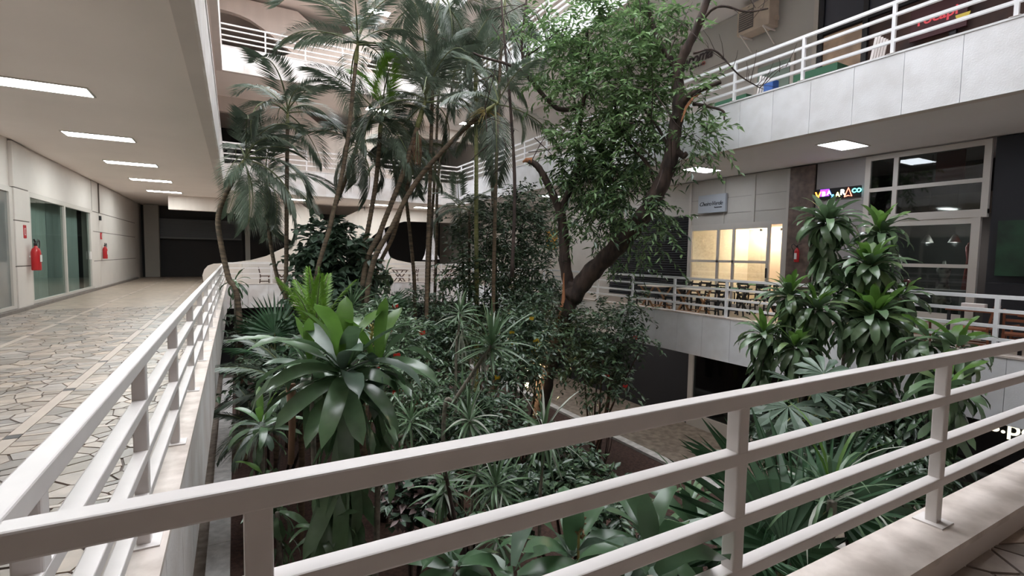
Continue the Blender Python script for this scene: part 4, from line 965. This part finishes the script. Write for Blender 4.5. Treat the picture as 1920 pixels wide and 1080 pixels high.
palm('pale yellow ringed palm behind the dark foliage at centre', [(894, 580), (893, 430), (893, 300), (892, 165)], 17, 9, 2.2, r=.075, bark=PALMG, e0=75, e1=-40, bend=(1.2, 2.2), shaft=.7)
palm('brown palm with long hanging fronds beside the broken tree limb', [(930, 580), (925, 400), (920, 280), (915, 190)], 19, 9, 2.6, r=.07, e0=70, e1=-55, bend=(1.2, 2.2), shaft=.6)
palm('tallest palm whose crown fills the top of the picture left of the tree', [(800, 560), (806, 350), (812, 150), (820, 20)], 15, 10, 2.3, r=.06, e0=75, e1=-25, bend=(1., 2.1), shaft=.6)
palm('tall palm with crown at the top edge of the picture', [(925, 560), (930, 330), (938, 120), (945, 20)], 16, 10, 2.2, r=.06, e0=60, e1=-40, bend=(1., 2.1), shaft=.5)
palm('palm with its crown just above the first gallery ceiling at centre', [(872, 580), (868, 480), (864, 420), (862, 400)], 19, 8, 1.5, r=.05, e0=70, e1=-20, bend=(1.0, 2.0), shaft=.3)
# low feathery palms at the left
def low_palm(label, px, py, d, n, L, m=LF_PALM, e0=75, e1=5, bend=(.8, 1.6), az=None, lw=.035, ll=.26, stemh=None, tilt=.3):
    c = at(px, py, d); b = to_soil(c); t = empty('feather_palm', b, label, 'palm', 'low feathery palms')
    stem(t, [b, b.lerp(c, .5)+Vector((.05, .03, 0)), c], .06, .05, PALMB, 'trunk')
    for i in range(n):
        a = (az if az is not None else 0)+i*2.39996; q = i/max(1, n-1)
        put('frond', frond_mesh(m, L, round((bend[0]+(bend[1]-bend[0])*q)*2)/2, int(20+L*14), lw, ll, tilt, 1.0, 9, i % 2), t, Matrix.Translation(c) @ orient(a, math.radians(e0+(e1-e0)*q), rnd.uniform(-.3, .3)))
low_palm('low dark feathery palm spreading left below the left railing', 560, 745, 9.6, 12, 1.7, az=2.6, e0=70, e1=5)
low_palm('small feathery palm low beside the pale kerb at the left', 478, 800, 9.2, 7, .9, az=2.0)
low_palm('bright green upright feathery palm at left centre', 592, 640, 11.5, 8, 1.7, LF_PALMN, e0=88, e1=62, bend=(.1, .7), lw=.03, ll=.2)
low_palm('dark feathery palm behind the bright upright one', 640, 640, 13, 8, 1.6, e0=70, e1=10)
low_palm('dark feathery palm in the shade under the left gallery edge', 505, 655, 16.0, 9, 1.8, e0=70, e1=0)
low_palm('feathery palm leaning out before the left corner of the far railing', 880, 395, 17.5, 7, 1.6, e0=60, e1=-10)

# ---- 2 the big broad tree --------------------------------------------------------------
TD = 13.5
def TDX(px): return TD if px < 1080 else max(11.0, TD-(px-1080)*.0095)
tr = empty('tree', to_soil(at(1008, 800, TD)), 'big forked tree with dark bark and light green crown in the middle of the courtyard', 'tree')
def limb(pts, r0, r1, name='branch', d=TD, m=BARK, sides=10, n=7, soil=False):
    P = [at(*p, d if d != TD else TDX(p[0])) if len(p) == 2 else at(*p) for p in pts]
    r0, r1 = r0*.86, r1*.8
    if soil: P = [Vector((P[0].x-.03, P[0].y, SZ-.05))]+P
    Q = smooth_path(P, n); K = len(Q)
    rad = [(r0+(r1-r0)*i/(K-1))*(1+.07*math.sin(i*1.7)+.04*math.sin(i*.9+1)) for i in range(K)]
    if soil: rad[0] *= 1.6; rad[1] *= 1.4; rad[2] *= 1.25; rad[3] *= 1.15
    return MB().tube(Q, rad, sides).build(name, m, tr, True)
limb([(1010, 790), (1018, 735), (1032, 680), (1048, 625), (1062, 580), (1078, 532)], .25, .30, 'trunk', soil=True, sides=14)
limb([(1070, 560), (1105, 515), (1150, 470), (1195, 420), (1230, 365), (1256, 305), (1264, 250), (1273, 195), (1271, 135), (1284, 98), (1309, 48), (1332, -20)], .31, .095, sides=14)
limb([(1072, 555), (1060, 500), (1057, 440), (1051, 395)], .2, .155, sides=12)
limb([(1052, 405), (1040, 372), (1022, 335), (1008, 312), (992, 301)], .13, .10)
limb([(1051, 405), (1062, 370), (1078, 338), (1087, 305), (1084, 262), (1092, 200), (1105, 130), (1100, 60)], .11, .05)
limb([(1271, 140), (1258, 112), (1240, 84), (1222, 40), (1212, -10)], .1, .05)
limb([(1272, 208), (1288, 184), (1318, 166), (1352, 154)], .12, .05)
limb([(1300, 195), (1320, 198), (1355, 208), (1358, 225)], .05, .02)
limb([(1312, 45), (1335, 18), (1360, 12), (1400, 22), (1440, 16)], .045, .02)
limb([(1300, 100), (1340, 95), (1385, 140), (1425, 165)], .03, .012, d=10.8)
limb([(1425, 165), (1450, 135), (1480, 120)], .012, .006, d=10.6)
limb([(1232, 360), (1215, 310), (1180, 270), (1160, 235), (1150, 180)], .06, .03)
limb([(1160, 235), (1145, 300), (1150, 340)], .045, .03)
limb([(1262, 300), (1240, 250), (1215, 215), (1190, 190)], .05, .025)
limb([(1092, 200), (1050, 205), (1020, 180), (985, 140), (950, 120), (900, 105), (830, 72)], .085, .03)
limb([(985, 140), (978, 80), (985, 20), (990, -30)], .05, .03)
limb([(978, 110), (1010, 90), (1045, 60), (1075, 50)], .035, .012)
limb([(960, 520, 13.5), (965, 350, 13.5), (957, 200, 13.5), (948, 100, 13.5), (940, 0, 13.5)], .06, .03)
limb([(1262, 275), (1280, 292), (1288, 287)], .1, .07)
limb([(1196, 428), (1180, 415)], .09, .08)
# torn wood on the trunk and at the broken limb end
def strip(pts, w, d):
    mb = MB(); vs = []
    for i, (x, y) in enumerate(pts):
        p = at(x, y, d); vs += [p, at(x+w*(1-abs(2*i/(len(pts)-1)-1)*.7), y, d-.02)]
    mb.add(vs, [(2*i, 2*i+1, 2*i+3, 2*i+2) for i in range(len(pts)-1)]); o = mb.build('torn_wood', WOUND, tr); o.modifiers.new('s', 'SOLIDIFY').thickness = .03; return o
strip([(1057, 512), (1055, 540), (1054, 560), (1048, 590), (1040, 620)], 6, TD-.29)
strip([(1276, 228), (1284, 200), (1296, 184), (1312, 174)], 7, 11.35)
MB().tube([at(997, 302, TD), at(986, 300, TD), at(980, 304, TD)], [.1, .06, .02], 7).build('torn_wood', WOUND, tr)
def TC(px, py, rx, ry, w=1., d=None):
    d = d or TDX(px)
    return (at(px, py, d), (rx*d/_f, max(rx, ry)*d/_f*.9, ry*d/_f), w*rx*ry/3000.)
crown = [TC(1075, 120, 62, 60), TC(1150, 60, 60, 50), TC(1120, 190, 80, 60), TC(1190, 130, 55, 55), TC(1230, 60, 50, 40), TC(1060, 60, 45, 40, .6), TC(1210, 210, 60, 60), TC(1090, 270, 70, 45), TC(1170, 280, 60, 50), TC(1245, 150, 30, 45), TC(1320, 180, 30, 16, .8), TC(1310, 258, 28, 38, .8), TC(1300, 30, 28, 30, .4), TC(1160, 10, 70, 30), TC(1040, 150, 40, 40, .6), TC(1010, 60, 35, 40, .5)]
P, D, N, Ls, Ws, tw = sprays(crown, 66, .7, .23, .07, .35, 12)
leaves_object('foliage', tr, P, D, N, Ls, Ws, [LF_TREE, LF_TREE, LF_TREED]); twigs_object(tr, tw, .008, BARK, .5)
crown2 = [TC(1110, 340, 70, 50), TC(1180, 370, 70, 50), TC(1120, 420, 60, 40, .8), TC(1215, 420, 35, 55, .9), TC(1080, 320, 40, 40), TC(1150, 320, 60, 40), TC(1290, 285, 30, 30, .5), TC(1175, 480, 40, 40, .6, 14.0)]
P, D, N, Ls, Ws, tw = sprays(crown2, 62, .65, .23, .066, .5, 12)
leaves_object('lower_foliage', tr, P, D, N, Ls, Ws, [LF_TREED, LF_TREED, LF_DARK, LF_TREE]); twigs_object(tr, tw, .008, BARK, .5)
mb = MB()        # bare twigs
for i in range(46):
    _px = rnd.choice([rnd.uniform(900, 1010), rnd.uniform(1180, 1260)]); p = at(_px, rnd.uniform(0, 330), TDX(_px)+rnd.uniform(-1, .5)); dv = Vector((rnd.uniform(-.5, .5), rnd.uniform(-.5, .5), rnd.uniform(-.7, 1))).normalized(); l = rnd.uniform(.6, 1.8); q = p+dv*l*.5+Vector((rnd.uniform(-.1, .1), 0, rnd.uniform(-.1, .1)))
    mb.tube([p, q, p+dv*l], [.014, .01, .004], 4, cap=False)
_tl = [((1300, 100, 10.8), (1340, 95, 10.8)), ((1340, 95, 10.8), (1385, 140, 10.8)), ((1385, 140, 10.8), (1425, 165, 10.7)), ((1425, 165, 10.6), (1480, 120, 10.6)), ((1360, 12, 11), (1440, 16, 11))]
for i in range(26):
    a, b = rnd.choice(_tl); p = at(*a).lerp(at(*b), rnd.random()); dv = Vector((rnd.uniform(-.5, .5), rnd.uniform(-.3, .3), rnd.uniform(-.3, 1))).normalized(); l = rnd.uniform(.25, .7)
    mb.tube([p, p+dv*l*.6+Vector((.03, 0, .02)), p+dv*l], [.008, .005, .003], 4, cap=False)
tag(mb.build('bare_twigs', BARK, tr), None, kind='stuff')

# ---- 3 shrubs ------------------------------------------------------------------------------
shrub('tree', 'dense dark leaved small tree behind the forked trunk at centre', 'tree', [(905, 435, 18, 55, 50), (960, 440, 18, 55, 60), (930, 510, 17.5, 75, 45), (1000, 500, 17.5, 50, 55), (880, 510, 17, 35, 40), (1020, 420, 18, 35, 40), (985, 390, 18, 50, 35), (960, 570, 17, 60, 30)], 620, .24, .085, [LF_DARK, LF_DARK, LF_MID], stems=1, twl=.8, stemm=BARK)
shrub('tree', 'dark round leaved young tree before the far railing at left centre', 'tree', [(612, 440, 15, 32, 24), (640, 475, 15, 50, 32), (595, 490, 15, 30, 26), (650, 530, 15, 52, 32), (615, 545, 14.5, 42, 30), (672, 525, 15.3, 26, 32)], 330, .34, .19, [LF_DARK, LF_DARK, LF_GREY], stems=1, twl=.7, droop=.5, nper=9)
shrub('shrub', 'dark shrub with a red flower hanging over the lower shopfront right of the trunk', 'shrub', [(1120, 610, 13, 60, 40), (1165, 640, 12.5, 40, 38), (1120, 680, 12.5, 60, 35), (1080, 640, 13.5, 35, 50), (1185, 580, 12.5, 20, 28), (1205, 640, 12, 22, 12), (1140, 720, 12.3, 45, 25)], 330, .17, .075, [LF_DARK, LF_MID], stems=1, twl=.55, flowers=3)
shrub('shrub', 'dark green shrub mass left of the forked trunk', 'shrub', [(980, 600, 12.5, 50, 40), (1020, 640, 12, 35, 40), (950, 650, 12, 40, 40), (990, 680, 11.5, 40, 28), (1010, 590, 13, 30, 30)], 260, .17, .07, [LF_DARK, LF_MID, LF_DARK], twl=.5)
shrub('shrub', 'blackish green shrub behind the red flowers', 'shrub', [(805, 610, 12.5, 40, 40), (845, 650, 12, 40, 40), (790, 660, 11.5, 40, 35), (830, 700, 11, 45, 30), (870, 610, 13, 40, 30)], 300, .18, .075, [LF_DARK, LF_DARK, LF_MID], twl=.5)
shrub('shrub', 'leafy shrub dotted with red flowers at left centre', 'shrub', [(715, 600, 10.5, 45, 35), (760, 640, 9.5, 40, 40), (735, 700, 9, 40, 45), (775, 720, 8.5, 35, 35), (705, 640, 10, 30, 40), (780, 780, 8, 40, 30)], 330, .15, .05, [LF_MID, LF_MID, LF_DRAC], twl=.45, flowers=13)
shrub('shrub', 'pale small leaved bush in front of the far parapet', 'shrub', [(765, 555, 18, 22, 16), (790, 565, 17, 30, 20), (830, 570, 17, 30, 16)], 100, .16, .07, [LF_GREY, LF_MID], twl=.5)
shrub('shrub', 'bush lit by the small garden lamp with yellow flowers', 'shrub', [(980, 612, 11.5, 26, 18), (960, 690, 10.5, 40, 25), (985, 640, 11, 26, 26)], 110, .16, .07, [LF_MID, LF_DARK], twl=.4, flowers=9, fm=YFLOWER)
shrub('ground_cover', 'dark low ground cover in the middle of the planted bed', 'ground cover', [(880, 760, 9.5, 60, 35), (820, 800, 8.8, 60, 35), (940, 790, 9, 60, 30), (890, 850, 8.2, 70, 35), (970, 860, 8, 60, 30), (1060, 850, 8.3, 50, 30), (780, 860, 8, 50, 35)], 430, .17, .075, [LF_DARK, LF_MID, LF_DARK], twl=.4)
shrub('ground_cover', 'low leafy ground cover along the paved edge', 'ground cover', [(1080, 890, 8.2, 45, 22), (1130, 900, 8.0, 35, 18), (1040, 910, 7.6, 45, 25), (960, 930, 7, 60, 30), (1150, 960, 7, 60, 26)], 220, .16, .08, [LF_MID, LF_DARK], twl=.35)
shrub('ground_cover', 'pinkish grey patterned leaf patch low in the bed', 'ground cover', [(780, 905, 7.2, 32, 18), (760, 935, 7, 30, 16), (815, 920, 7.1, 25, 18)], 130, .17, .12, [mat('pinkish_leaf', (.30, .22, .22), .6), LF_GREY, LF_DARK], twl=.25, droop=.1)
shrub('ground_cover', 'dim undergrowth along the left edge of the bed', 'ground cover', [(500, 700, 10, 50, 35), (560, 720, 9.5, 50, 35), (620, 690, 10.5, 50, 35), (480, 620, 14, 40, 25), (660, 640, 12, 50, 30), (540, 630, 13.5, 45, 30)], 330, .2, .08, [LF_DARK, LF_MID, LF_DARK], twl=.5)
shrub('shrub', 'dark bushes at the foot of the far parapet', 'shrub', [(640, 610, 18, 60, 20), (720, 600, 19, 60, 20), (860, 610, 17, 60, 26), (930, 600, 17, 60, 26), (1020, 570, 16.5, 50, 26)], 330, .24, .1, [LF_DARK, LF_DARK, LF_MID], twl=.7)
# bare saplings by the paving
for i, (px, lab) in enumerate(((1110, 'thin leafless sapling stems by the paved edge, left one'), (1135, 'thin leafless sapling stems by the paved edge, right one'))):
    b = onz(px, 880 if i else 870, SZ); t = empty('bare_sapling', b, lab, 'sapling', 'bare saplings')
    for j in range(4):
        q = b+Vector((rnd.uniform(-.25, .25), rnd.uniform(-.25, .25), rnd.uniform(1.2, 1.9))); stem(t, [b+Vector((rnd.uniform(-.1, .1), 0, 0)), b.lerp(q, .5)+Vector((rnd.uniform(-.08, .08), 0, 0)), q], .014, .005, BARK, 'stem', 4, 5)

# ---- 4 dracaenas with large leaves at the left ------------------------------------------------
def cane_plant(label, heads, m, d, name='dracaena', group='broad leaved dracaenas', stemm=BARKP, base=None, r=.035):
    """heads: (px, py, depth, n, L, W, e0, e1, skirt_to_py, n_skirt)"""
    h0 = at(heads[0][0], heads[0][1], heads[0][2]); b = base or to_soil(h0); t = empty(name, b, label, 'dracaena', group)
    for hd in heads:
        px, py, dd, n, L, W, e0, e1, spy, ns = hd; c = at(px, py, dd)
        bb = Vector((b.x+(c.x-b.x)*.4, b.y+(c.y-b.y)*.4, SZ))
        stem(t, [bb, bb.lerp(c, .6)+Vector((rnd.uniform(-.06, .06), rnd.uniform(-.06, .06), 0)), c], r*1.2, r*.6, stemm, 'stem')
        rosette(t, c, n, L, W, m, e0=e0, e1=e1, bend=(.35, 1.7 if e1 < -40 else 1.35), az0=rnd.uniform(0, 6), stemr=r)
        if ns: skirt(t, c-Vector((0, 0, .05)), Vector((c.x*.97+bb.x*.03, c.y*.97+bb.y*.03, at(px, spy, dd).z)), ns, L*.95, W*.85, m[0], r=r)
    return t
LM = [LF_DRAC, LF_NEW, LF_GREY]
dr_main = cane_plant('large broad leaved dracaena with glossy leaves in the left foreground', [(645, 700, 4.6, 36, .92, .18, 86, -28, 990, 40), (582, 690, 5.1, 18, .62, .12, 80, -20, 900, 8), (708, 690, 4.9, 20, .72, .14, 80, -20, 860, 9)], LM, 4.6)
p0 = at(695, 665, 4.9)
mb = MB(); mb.tube([p0, p0+Vector((.02, 0, .28))], [.012, .006], 5)
for i in range(16):
    q = p0+Vector((.02*i/16, 0, .06+.24*i/16)); a = i*2.4; mb.tube([q, q+Vector((math.cos(a)*.035, math.sin(a)*.035, .03))], [.011, .006], 4)
mb.build('flower_spike', INFLO, dr_main)
MB().tube([at(545, 720, 5.2), at(548, 800, 5.2), at(545, 870, 5.2)], [.05, .035, .03], 6).build('dry_leaf_bundle', LF_DRY, dr_main, True)
cane_plant('smaller broad leaved dracaena beside the pale kerb at lower left', [(492, 800, 5.6, 22, .46, .085, 80, -35, 900, 12), (500, 905, 5.4, 10, .42, .075, 50, -50, 1000, 14)], [LF_DRAC, LF_NEW, LF_GREY], 5.6)
cane_plant('dark leaved dracaena low between the kerb and the railing post', [(520, 960, 4.9, 16, .42, .07, 60, -60, 1075, 16), (600, 1000, 4.6, 14, .45, .07, 50, -60, 1075, 12)], [LF_DRAC, LF_DRAC, LF_GREY], 5)
cane_plant('slim drooping dracaena against the far end of the left railing', [(440, 530, 13.8, 18, .55, .09, 60, -60, 580, 10)], [LF_DRAC, LF_DRAC, LF_GREY], 14)
cane_plant('small drooping dracaena before the far parapet left of the umbrella', [(722, 515, 17, 20, .6, .09, 70, -60, 560, 10)], [LF_DRAC, LF_DRAC, LF_DRAC], 17)
cane_plant('small drooping dracaena before the far parapet below the second umbrella', [(832, 520, 17.5, 20, .6, .09, 70, -60, 570, 10)], [LF_DRAC, LF_DRAC, LF_DRAC], 17.5)
# lower centre clumps
cane_plant('broad leaved clump with a flower stalk at the bottom centre', [(1072, 1050, 3.5, 20, .60, .16, 75, -20, 1090, 5)], [LF_BROAD, LF_BROAD, LF_GREY], 3.5)
cane_plant('broad leaved clump at the bottom right of centre', [(1225, 1035, 3.6, 18, .56, .15, 75, -15, 1090, 4), (1300, 1000, 4.2, 14, .55, .13, 70, -10, 1060, 0)], [LF_BROAD, LF_BROAD, LF_GREY], 3.6)
cane_plant('broad leaved clump at the bottom left of centre beside the black stem', [(850, 1065, 3.8, 16, .5, .13, 70, -20, 1080, 4), (960, 1085, 3.2, 14, .5, .14, 70, -20, 1090, 0)], [LF_BROAD, LF_BROAD, LF_GREY], 3.8)
q = at(1085, 1010, 3.4); t = empty('flower_stalk', to_soil(q), 'brown flower stalk rising from the bottom centre leaves', 'flower stalk')
MB().tube([to_soil(q), q, at(1088, 960, 3.4)], [.012, .01, .008], 6).build('stem', INFLO, t)
mb = MB()
for i in range(22):
    c = at(1086+rnd.uniform(-4, 8), 1010-i*2.6, 3.4); a = i*2.4; mb.tube([c, c+Vector((math.cos(a)*.03, math.sin(a)*.03, .02))], [.012, .005], 4)
mb.build('buds', mat('bud_brown', (.20, .12, .06), .8), t)
# leaf clump reaching through the near railing
_c0 = at(1222, 1085, 2.4); b = to_soil(_c0); t = empty('dracaena', b, 'broad leaved plant poking its leaf through the near railing', 'dracaena', 'broad leaved dracaenas')
c = Vector((_c0.x, _c0.y, _c0.z)); stem(t, [b, c], .04, .03, BARKP)
_b, _e = at(1230, 1074, 2.32), at(1397, 1046, 1.65); _v = _e-_b
put('leaf', leaf_mesh('lance', LF_BROAD, round(_v.length*1.03, 2), .125, .3, wav=.1), t, Matrix.Translation(_b) @ orient(math.atan2(_v.y, _v.x), math.asin(_v.z/_v.length)+.14, -.5))
rosette(t, c, 10, .4, .11, [LF_BROAD, LF_BROAD, LF_GREY], e0=75, e1=-30, bend=(.4, 1.4), az0=1.2)

# ---- 5 tall corn plants at the right -----------------------------------------------------------
CM = [LF_CORN, LF_NEW, LF_CORNP]
cane_plant('tallest corn plant before the granite pillar at the right', [(1550, 422, 8.6, 84, .62, .135, 78, -62, 520, 80), (1590, 540, 8.3, 50, .55, .12, 75, -60, 640, 50)], [LF_CORN, LF_CORN, LF_CORN], 8.6, group='corn plants')
cane_plant('corn plant with two leafy heads before the shop window', [(1650, 440, 8.6, 66, .58, .13, 84, -55, 500, 40), (1630, 505, 8.0, 84, .60, .14, 86, -65, 610, 60)], CM, 8, group='corn plants')
cane_plant('leafiest corn plant in front of the other corn plants', [(1640, 600, 7.6, 96, .64, .145, 86, -65, 770, 100), (1690, 560, 8.0, 40, .5, .12, 70, -60, 640, 24)], CM, 7.6, group='corn plants')
cane_plant('corn plant with variegated heads leaning over the right parapet', [(1480, 558, 8.2, 76, .52, .105, 84, -65, 650, 60), (1530, 585, 7.9, 70, .54, .105, 84, -65, 710, 60)], CM, 8, group='corn plants')
cane_plant('lowest variegated corn plant nearest the tree on the right', [(1433, 632, 8.0, 66, .50, .1, 84, -65, 720, 50), (1490, 655, 7.7, 50, .5, .105, 75, -65, 740, 40)], CM, 8, group='corn plants')
cane_plant('broad leaved corn plant at the right end above the near railing', [(1795, 655, 6.6, 30, .58, .13, 75, -45, 760, 16), (1742, 640, 6.9, 24, .56, .13, 60, -40, 720, 14), (1775, 730, 6.3, 34, .62, .13, 70, -65, 870, 40)], CM, 6.6, group='corn plants')

# ---- 6 spiky dracaenas ---------------------------------------------------------------------------
def spiky(label, head, d, n, L, stempts=None, m=None, W=.035, e0=88, e1=-40, bend=(.1, .9), sm=BARKP, r=.022):
    c = at(*head, d); pts = [at(px, py, d) for px, py in (stempts or [])]
    low = pts[-1] if pts else c; b = to_soil(low); t = empty('spiky_dracaena', b, label, 'spiky plant', 'spiky dracaenas')
    stem(t, [b]+pts[::-1]+[c], r*1.2, r*.8, sm)
    rosette(t, c, n, L, W, m or [LF_SPIKE, LF_SPIKE, LF_PALE], kind='strap', e0=e0, e1=e1, bend=bend, wav=0, az0=rnd.uniform(0, 6), newfrac=0, up=.1, stemr=.015)
    return t
t = spiky('large spiky rosette on a bent pale stem in the centre', (921, 648), 7.4, 52, .86, [(905, 672), (878, 712), (852, 752), (832, 790)], W=.045, e1=-25, bend=(.05, .6), m=[LF_SPIKE, LF_SPIKE, LF_SPIKE], r=.03)
skirt(t, at(915, 655, 7.4), at(895, 690, 7.4), 12, .5, .03, LF_PALE, .03, 'strap', (-60, -88), (0, .3))
t = spiky('spiky rosette on a pale upright stem left of the largest one', (862, 588), 8.6, 34, .55, [(860, 620), (855, 680)], e1=-30); skirt(t, at(862, 600, 8.6), at(866, 640, 8.6), 12, .55, .03, LF_PALE, .03, 'strap', (-55, -88), (0, .3))
spiky('fresh green spiky rosette left of centre with orange bud', (770, 790), 7.2, 34, .5, [(772, 860)], m=[LF_SPIKE, LF_NEW, LF_SPIKE], W=.035)
spiky('spiky rosette just above the near railing at centre', (880, 790), 6.6, 44, .6, [(885, 900)], e1=-50)
spiky('spiky rosette with bluish leaves at the foot of the tree', (1020, 815), 6.4, 56, .75, [(1015, 900), (1012, 960)], e1=-65, bend=(.1, 1.0))
spiky('spiky rosette below the near top rail at centre', (930, 912), 6.0, 46, .55, [(930, 990)], e1=-55)
spiky('spiky rosette on a tall black stem below the top rail', (832, 925), 5.4, 40, .42, [(845, 960), (868, 1060)], e1=-60, sm=BARK)
spiky('spiky rosette between two others below the top rail', (892, 890), 6.3, 36, .42, [(895, 960)], e1=-55)
spiky('small spiky rosette low near the bottom edge at left centre', (935, 1010), 5.2, 36, .42, [(935, 1070)], e1=-60)
spiky('variegated spiky rosette before the far railing beside the palm clump', (660, 575), 12.5, 44, .85, [(660, 640)], m=[LF_SPIKE, LF_SPIKE, LF_PALE], e1=-75, bend=(.1, .8), W=.05)
spiky('spiky rosette with dead pale leaves behind the fresh green one', (868, 745), 7.6, 36, .55, [(868, 830)], e1=-60)
t = spiky('bare dark stem plant crossing the lower rails at left centre', (836, 900), 5.0, 14, .3, [(832, 870), (850, 960), (862, 1010), (872, 1075)], sm=BARK)

# ---- 7 fan palms and other broad foliage --------------------------------------------------------
def fan_mesh(m, R_, n=44, spread=150, seed=1, split=.45):
    r = random.Random(seed); mb = MB(); a0 = -math.radians(spread); a1 = math.radians(spread)
    rim = []
    for i in range(n+1): a = a0+(a1-a0)*i/n; rim.append((R_*split*math.cos(a), R_*split*math.sin(a), .02*R_*(1 if i % 2 else -1)-.06*R_*abs(a)/3))
    for i in range(n):
        a = a0+(a1-a0)*(i+.5)/n; l = R_*(1-.25*abs(a)/2.6)*r.uniform(.92, 1.05); dz = -.18*R_*r.uniform(.6, 1.5)
        mb.add([(0, 0, 0), rim[i], (l*.8*math.cos(a-.015), l*.8*math.sin(a-.015), dz*.5), (l*math.cos(a), l*math.sin(a), dz), (l*.8*math.cos(a+.015), l*.8*math.sin(a+.015), dz*.5), rim[i+1]], [(0, 1, 5), (1, 2, 3), (1, 3, 5), (3, 4, 5)])
    return mb.mesh('fan_leaf', m)
def fan_palm(label, fans, base_d, m=LF_FAN, name='fan_palm'):
    px, py, d = fans[0][:3]; b = to_soil(at(px, py, base_d)); t = empty(name, b, label, 'palm', 'fan palms')
    crownp = Vector((b.x, b.y, at(px, py, d).z-.5))
    stem(t, [b, crownp], .07, .06, PALMB, 'trunk')
    for i, (px, py, d, R_, az, el, roll) in enumerate(fans):
        c = at(px, py, d); stem(t, [crownp, crownp.lerp(c, .6)+Vector((0, 0, .1)), c], .014, .01, PALMG, 'leaf_stalk', 6, 6)
        put('fan_leaf', fan_mesh(m, R_, 44, 150 if R_ > .6 else 125, i), t, Matrix.Translation(c) @ orient(math.radians(az), math.radians(el), roll))
fan_palm('large fan palm behind the near railing at lower right', [(1470, 1030, 3.9, 1.15, 60, 62, .3), (1560, 950, 4.3, .95, 20, 45, -.3), (1440, 940, 4.4, .85, 120, 40, .2), (1400, 1045, 3.9, .7, 200, 30, .2)], 4.1)
fan_palm('dark fan palm in the shade before the far parapet at left', [(515, 625, 13, 1.15, 95, 78, .1), (500, 640, 13.3, .9, 150, 45, 0), (545, 650, 12.8, .9, 30, 35, 0), (480, 660, 12.5, .8, 200, 20, 0)], 13)
fan_palm('small glossy fan palm in front of the far parapet at centre', [(720, 590, 14, .85, -100, 60, .3), (735, 575, 14.2, .7, 20, 55, 0)], 14)
# long grassy blades at right
b = to_soil(at(1560, 960, 4.2)); t = empty('grass_clump', b, 'clump of long arching grassy blades at the lower right', 'grass clump')
stem(t, [b, at(1560, 940, 4.2)], .05, .04, BARKP)
rosette(t, at(1560, 930, 4.2), 34, .95, .03, [LF_SPIKE, LF_NEW, LF_PALE], kind='strap', e0=80, e1=10, bend=(.6, 2.0), wav=0, newfrac=.1)
b = to_soil(at(1300, 975, 5.0)); t = empty('grass_clump', b, 'clump of green strap leaves beside the paved edge below the top rail', 'grass clump')
stem(t, [b, at(1300, 985, 5.0)], .05, .04, BARKP); rosette(t, at(1290, 960, 5.0), 26, .7, .06, [LF_CORN, LF_CORN, LF_SPIKE], kind='strap', e0=75, e1=0, bend=(.5, 1.8), wav=0)
# palmate leaves
def palmate_mesh(m, R_, n=9):
    mb = MB()
    for i in range(n):
        a = math.radians(-120+240*i/(n-1)); l = R_*(1-.22*abs(i-(n-1)/2)/((n-1)/2)); w = R_*.26
        d = Vector((math.cos(a), math.sin(a), 0)); s = Vector((-d.y, d.x, 0))
        mb.add([(0, 0, 0), d*l*.45+s*w*.33+Vector((0, 0, .03*R_)), d*l*.78+s*w*.5, d*l+Vector((0, 0, -.1*R_)), d*l*.78-s*w*.5, d*l*.45-s*w*.33+Vector((0, 0, .03*R_)), d*l*.6-Vector((0, 0, .02*R_))], [(0, 1, 6), (1, 2, 6), (2, 3, 6), (3, 4, 6), (4, 5, 6), (5, 0, 6)])
    return mb.mesh('palmate_leaf', m)
PMM = palmate_mesh(LF_GREY, .48)
b = to_soil(at(1500, 760, 6.4)); t = empty('philodendron', b, 'philodendron with hand shaped grey green leaves under the corn plants', 'philodendron')
hub = at(1500, 790, 6.5); stem(t, [b, hub], .03, .025, BARK)
for px, py, d, az, el, s in ((1530, 735, 6.2, -60, -20, 1.), (1478, 762, 6.1, 200, -25, 1.15), (1545, 700, 6.6, 40, 30, .9), (1490, 720, 6.7, 130, 25, .9), (1560, 790, 6.2, -30, -35, .8), (1470, 800, 6.2, 240, -45, .9)):
    c = at(px, py, d); stem(t, [hub, hub.lerp(c, .6)+Vector((0, 0, .08)), c], .01, .008, PALMG, 'leaf_stalk', 5, 5)
    put('leaf', PMM, t, Matrix.Translation(c) @ orient(math.radians(az), math.radians(el)) @ Matrix.Scale(s, 4))
# dark climbing plants hanging below the corn plants
shrub('shrub', 'dark tangled foliage hanging beneath the corn plants at right', 'shrub', [(1620, 760, 7.6, 90, 60), (1560, 830, 7.2, 80, 50), (1680, 830, 7, 70, 60), (1440, 800, 7.6, 40, 70), (1720, 900, 6.2, 50, 60)], 260, .2, .08, [LF_DARK, LF_DARK, LF_MID], twl=.5, droop=.8)
# large schefflera-like leaves at left of centre top: small garden lamp
lp_ = at(989, 726, 13.5); t = empty('garden_lamp', to_soil(lp_), 'small warm garden lamp glowing at the foot of the tree', 'lamp')
MB().tube([to_soil(lp_), lp_], .015, 6).build('post', BLACKW, t); MB().lathe(lp_, [(.03, 0), (.06, .03), (.06, .09), (.03, .12)], 10).build('globe', mat('garden_lamp_glow', (1, .72, .35), .5, emit=12), t)
ld = bpy.data.lights.new('garden_light', 'POINT'); ld.energy = 22; ld.color = (1, .72, .4); ld.shadow_soft_size = .06
lo = bpy.data.objects.new('light_source', ld); COL.objects.link(lo); lo.parent = t; lo.location = lp_-to_soil(lp_)+Vector((-.15, -.15, .1))
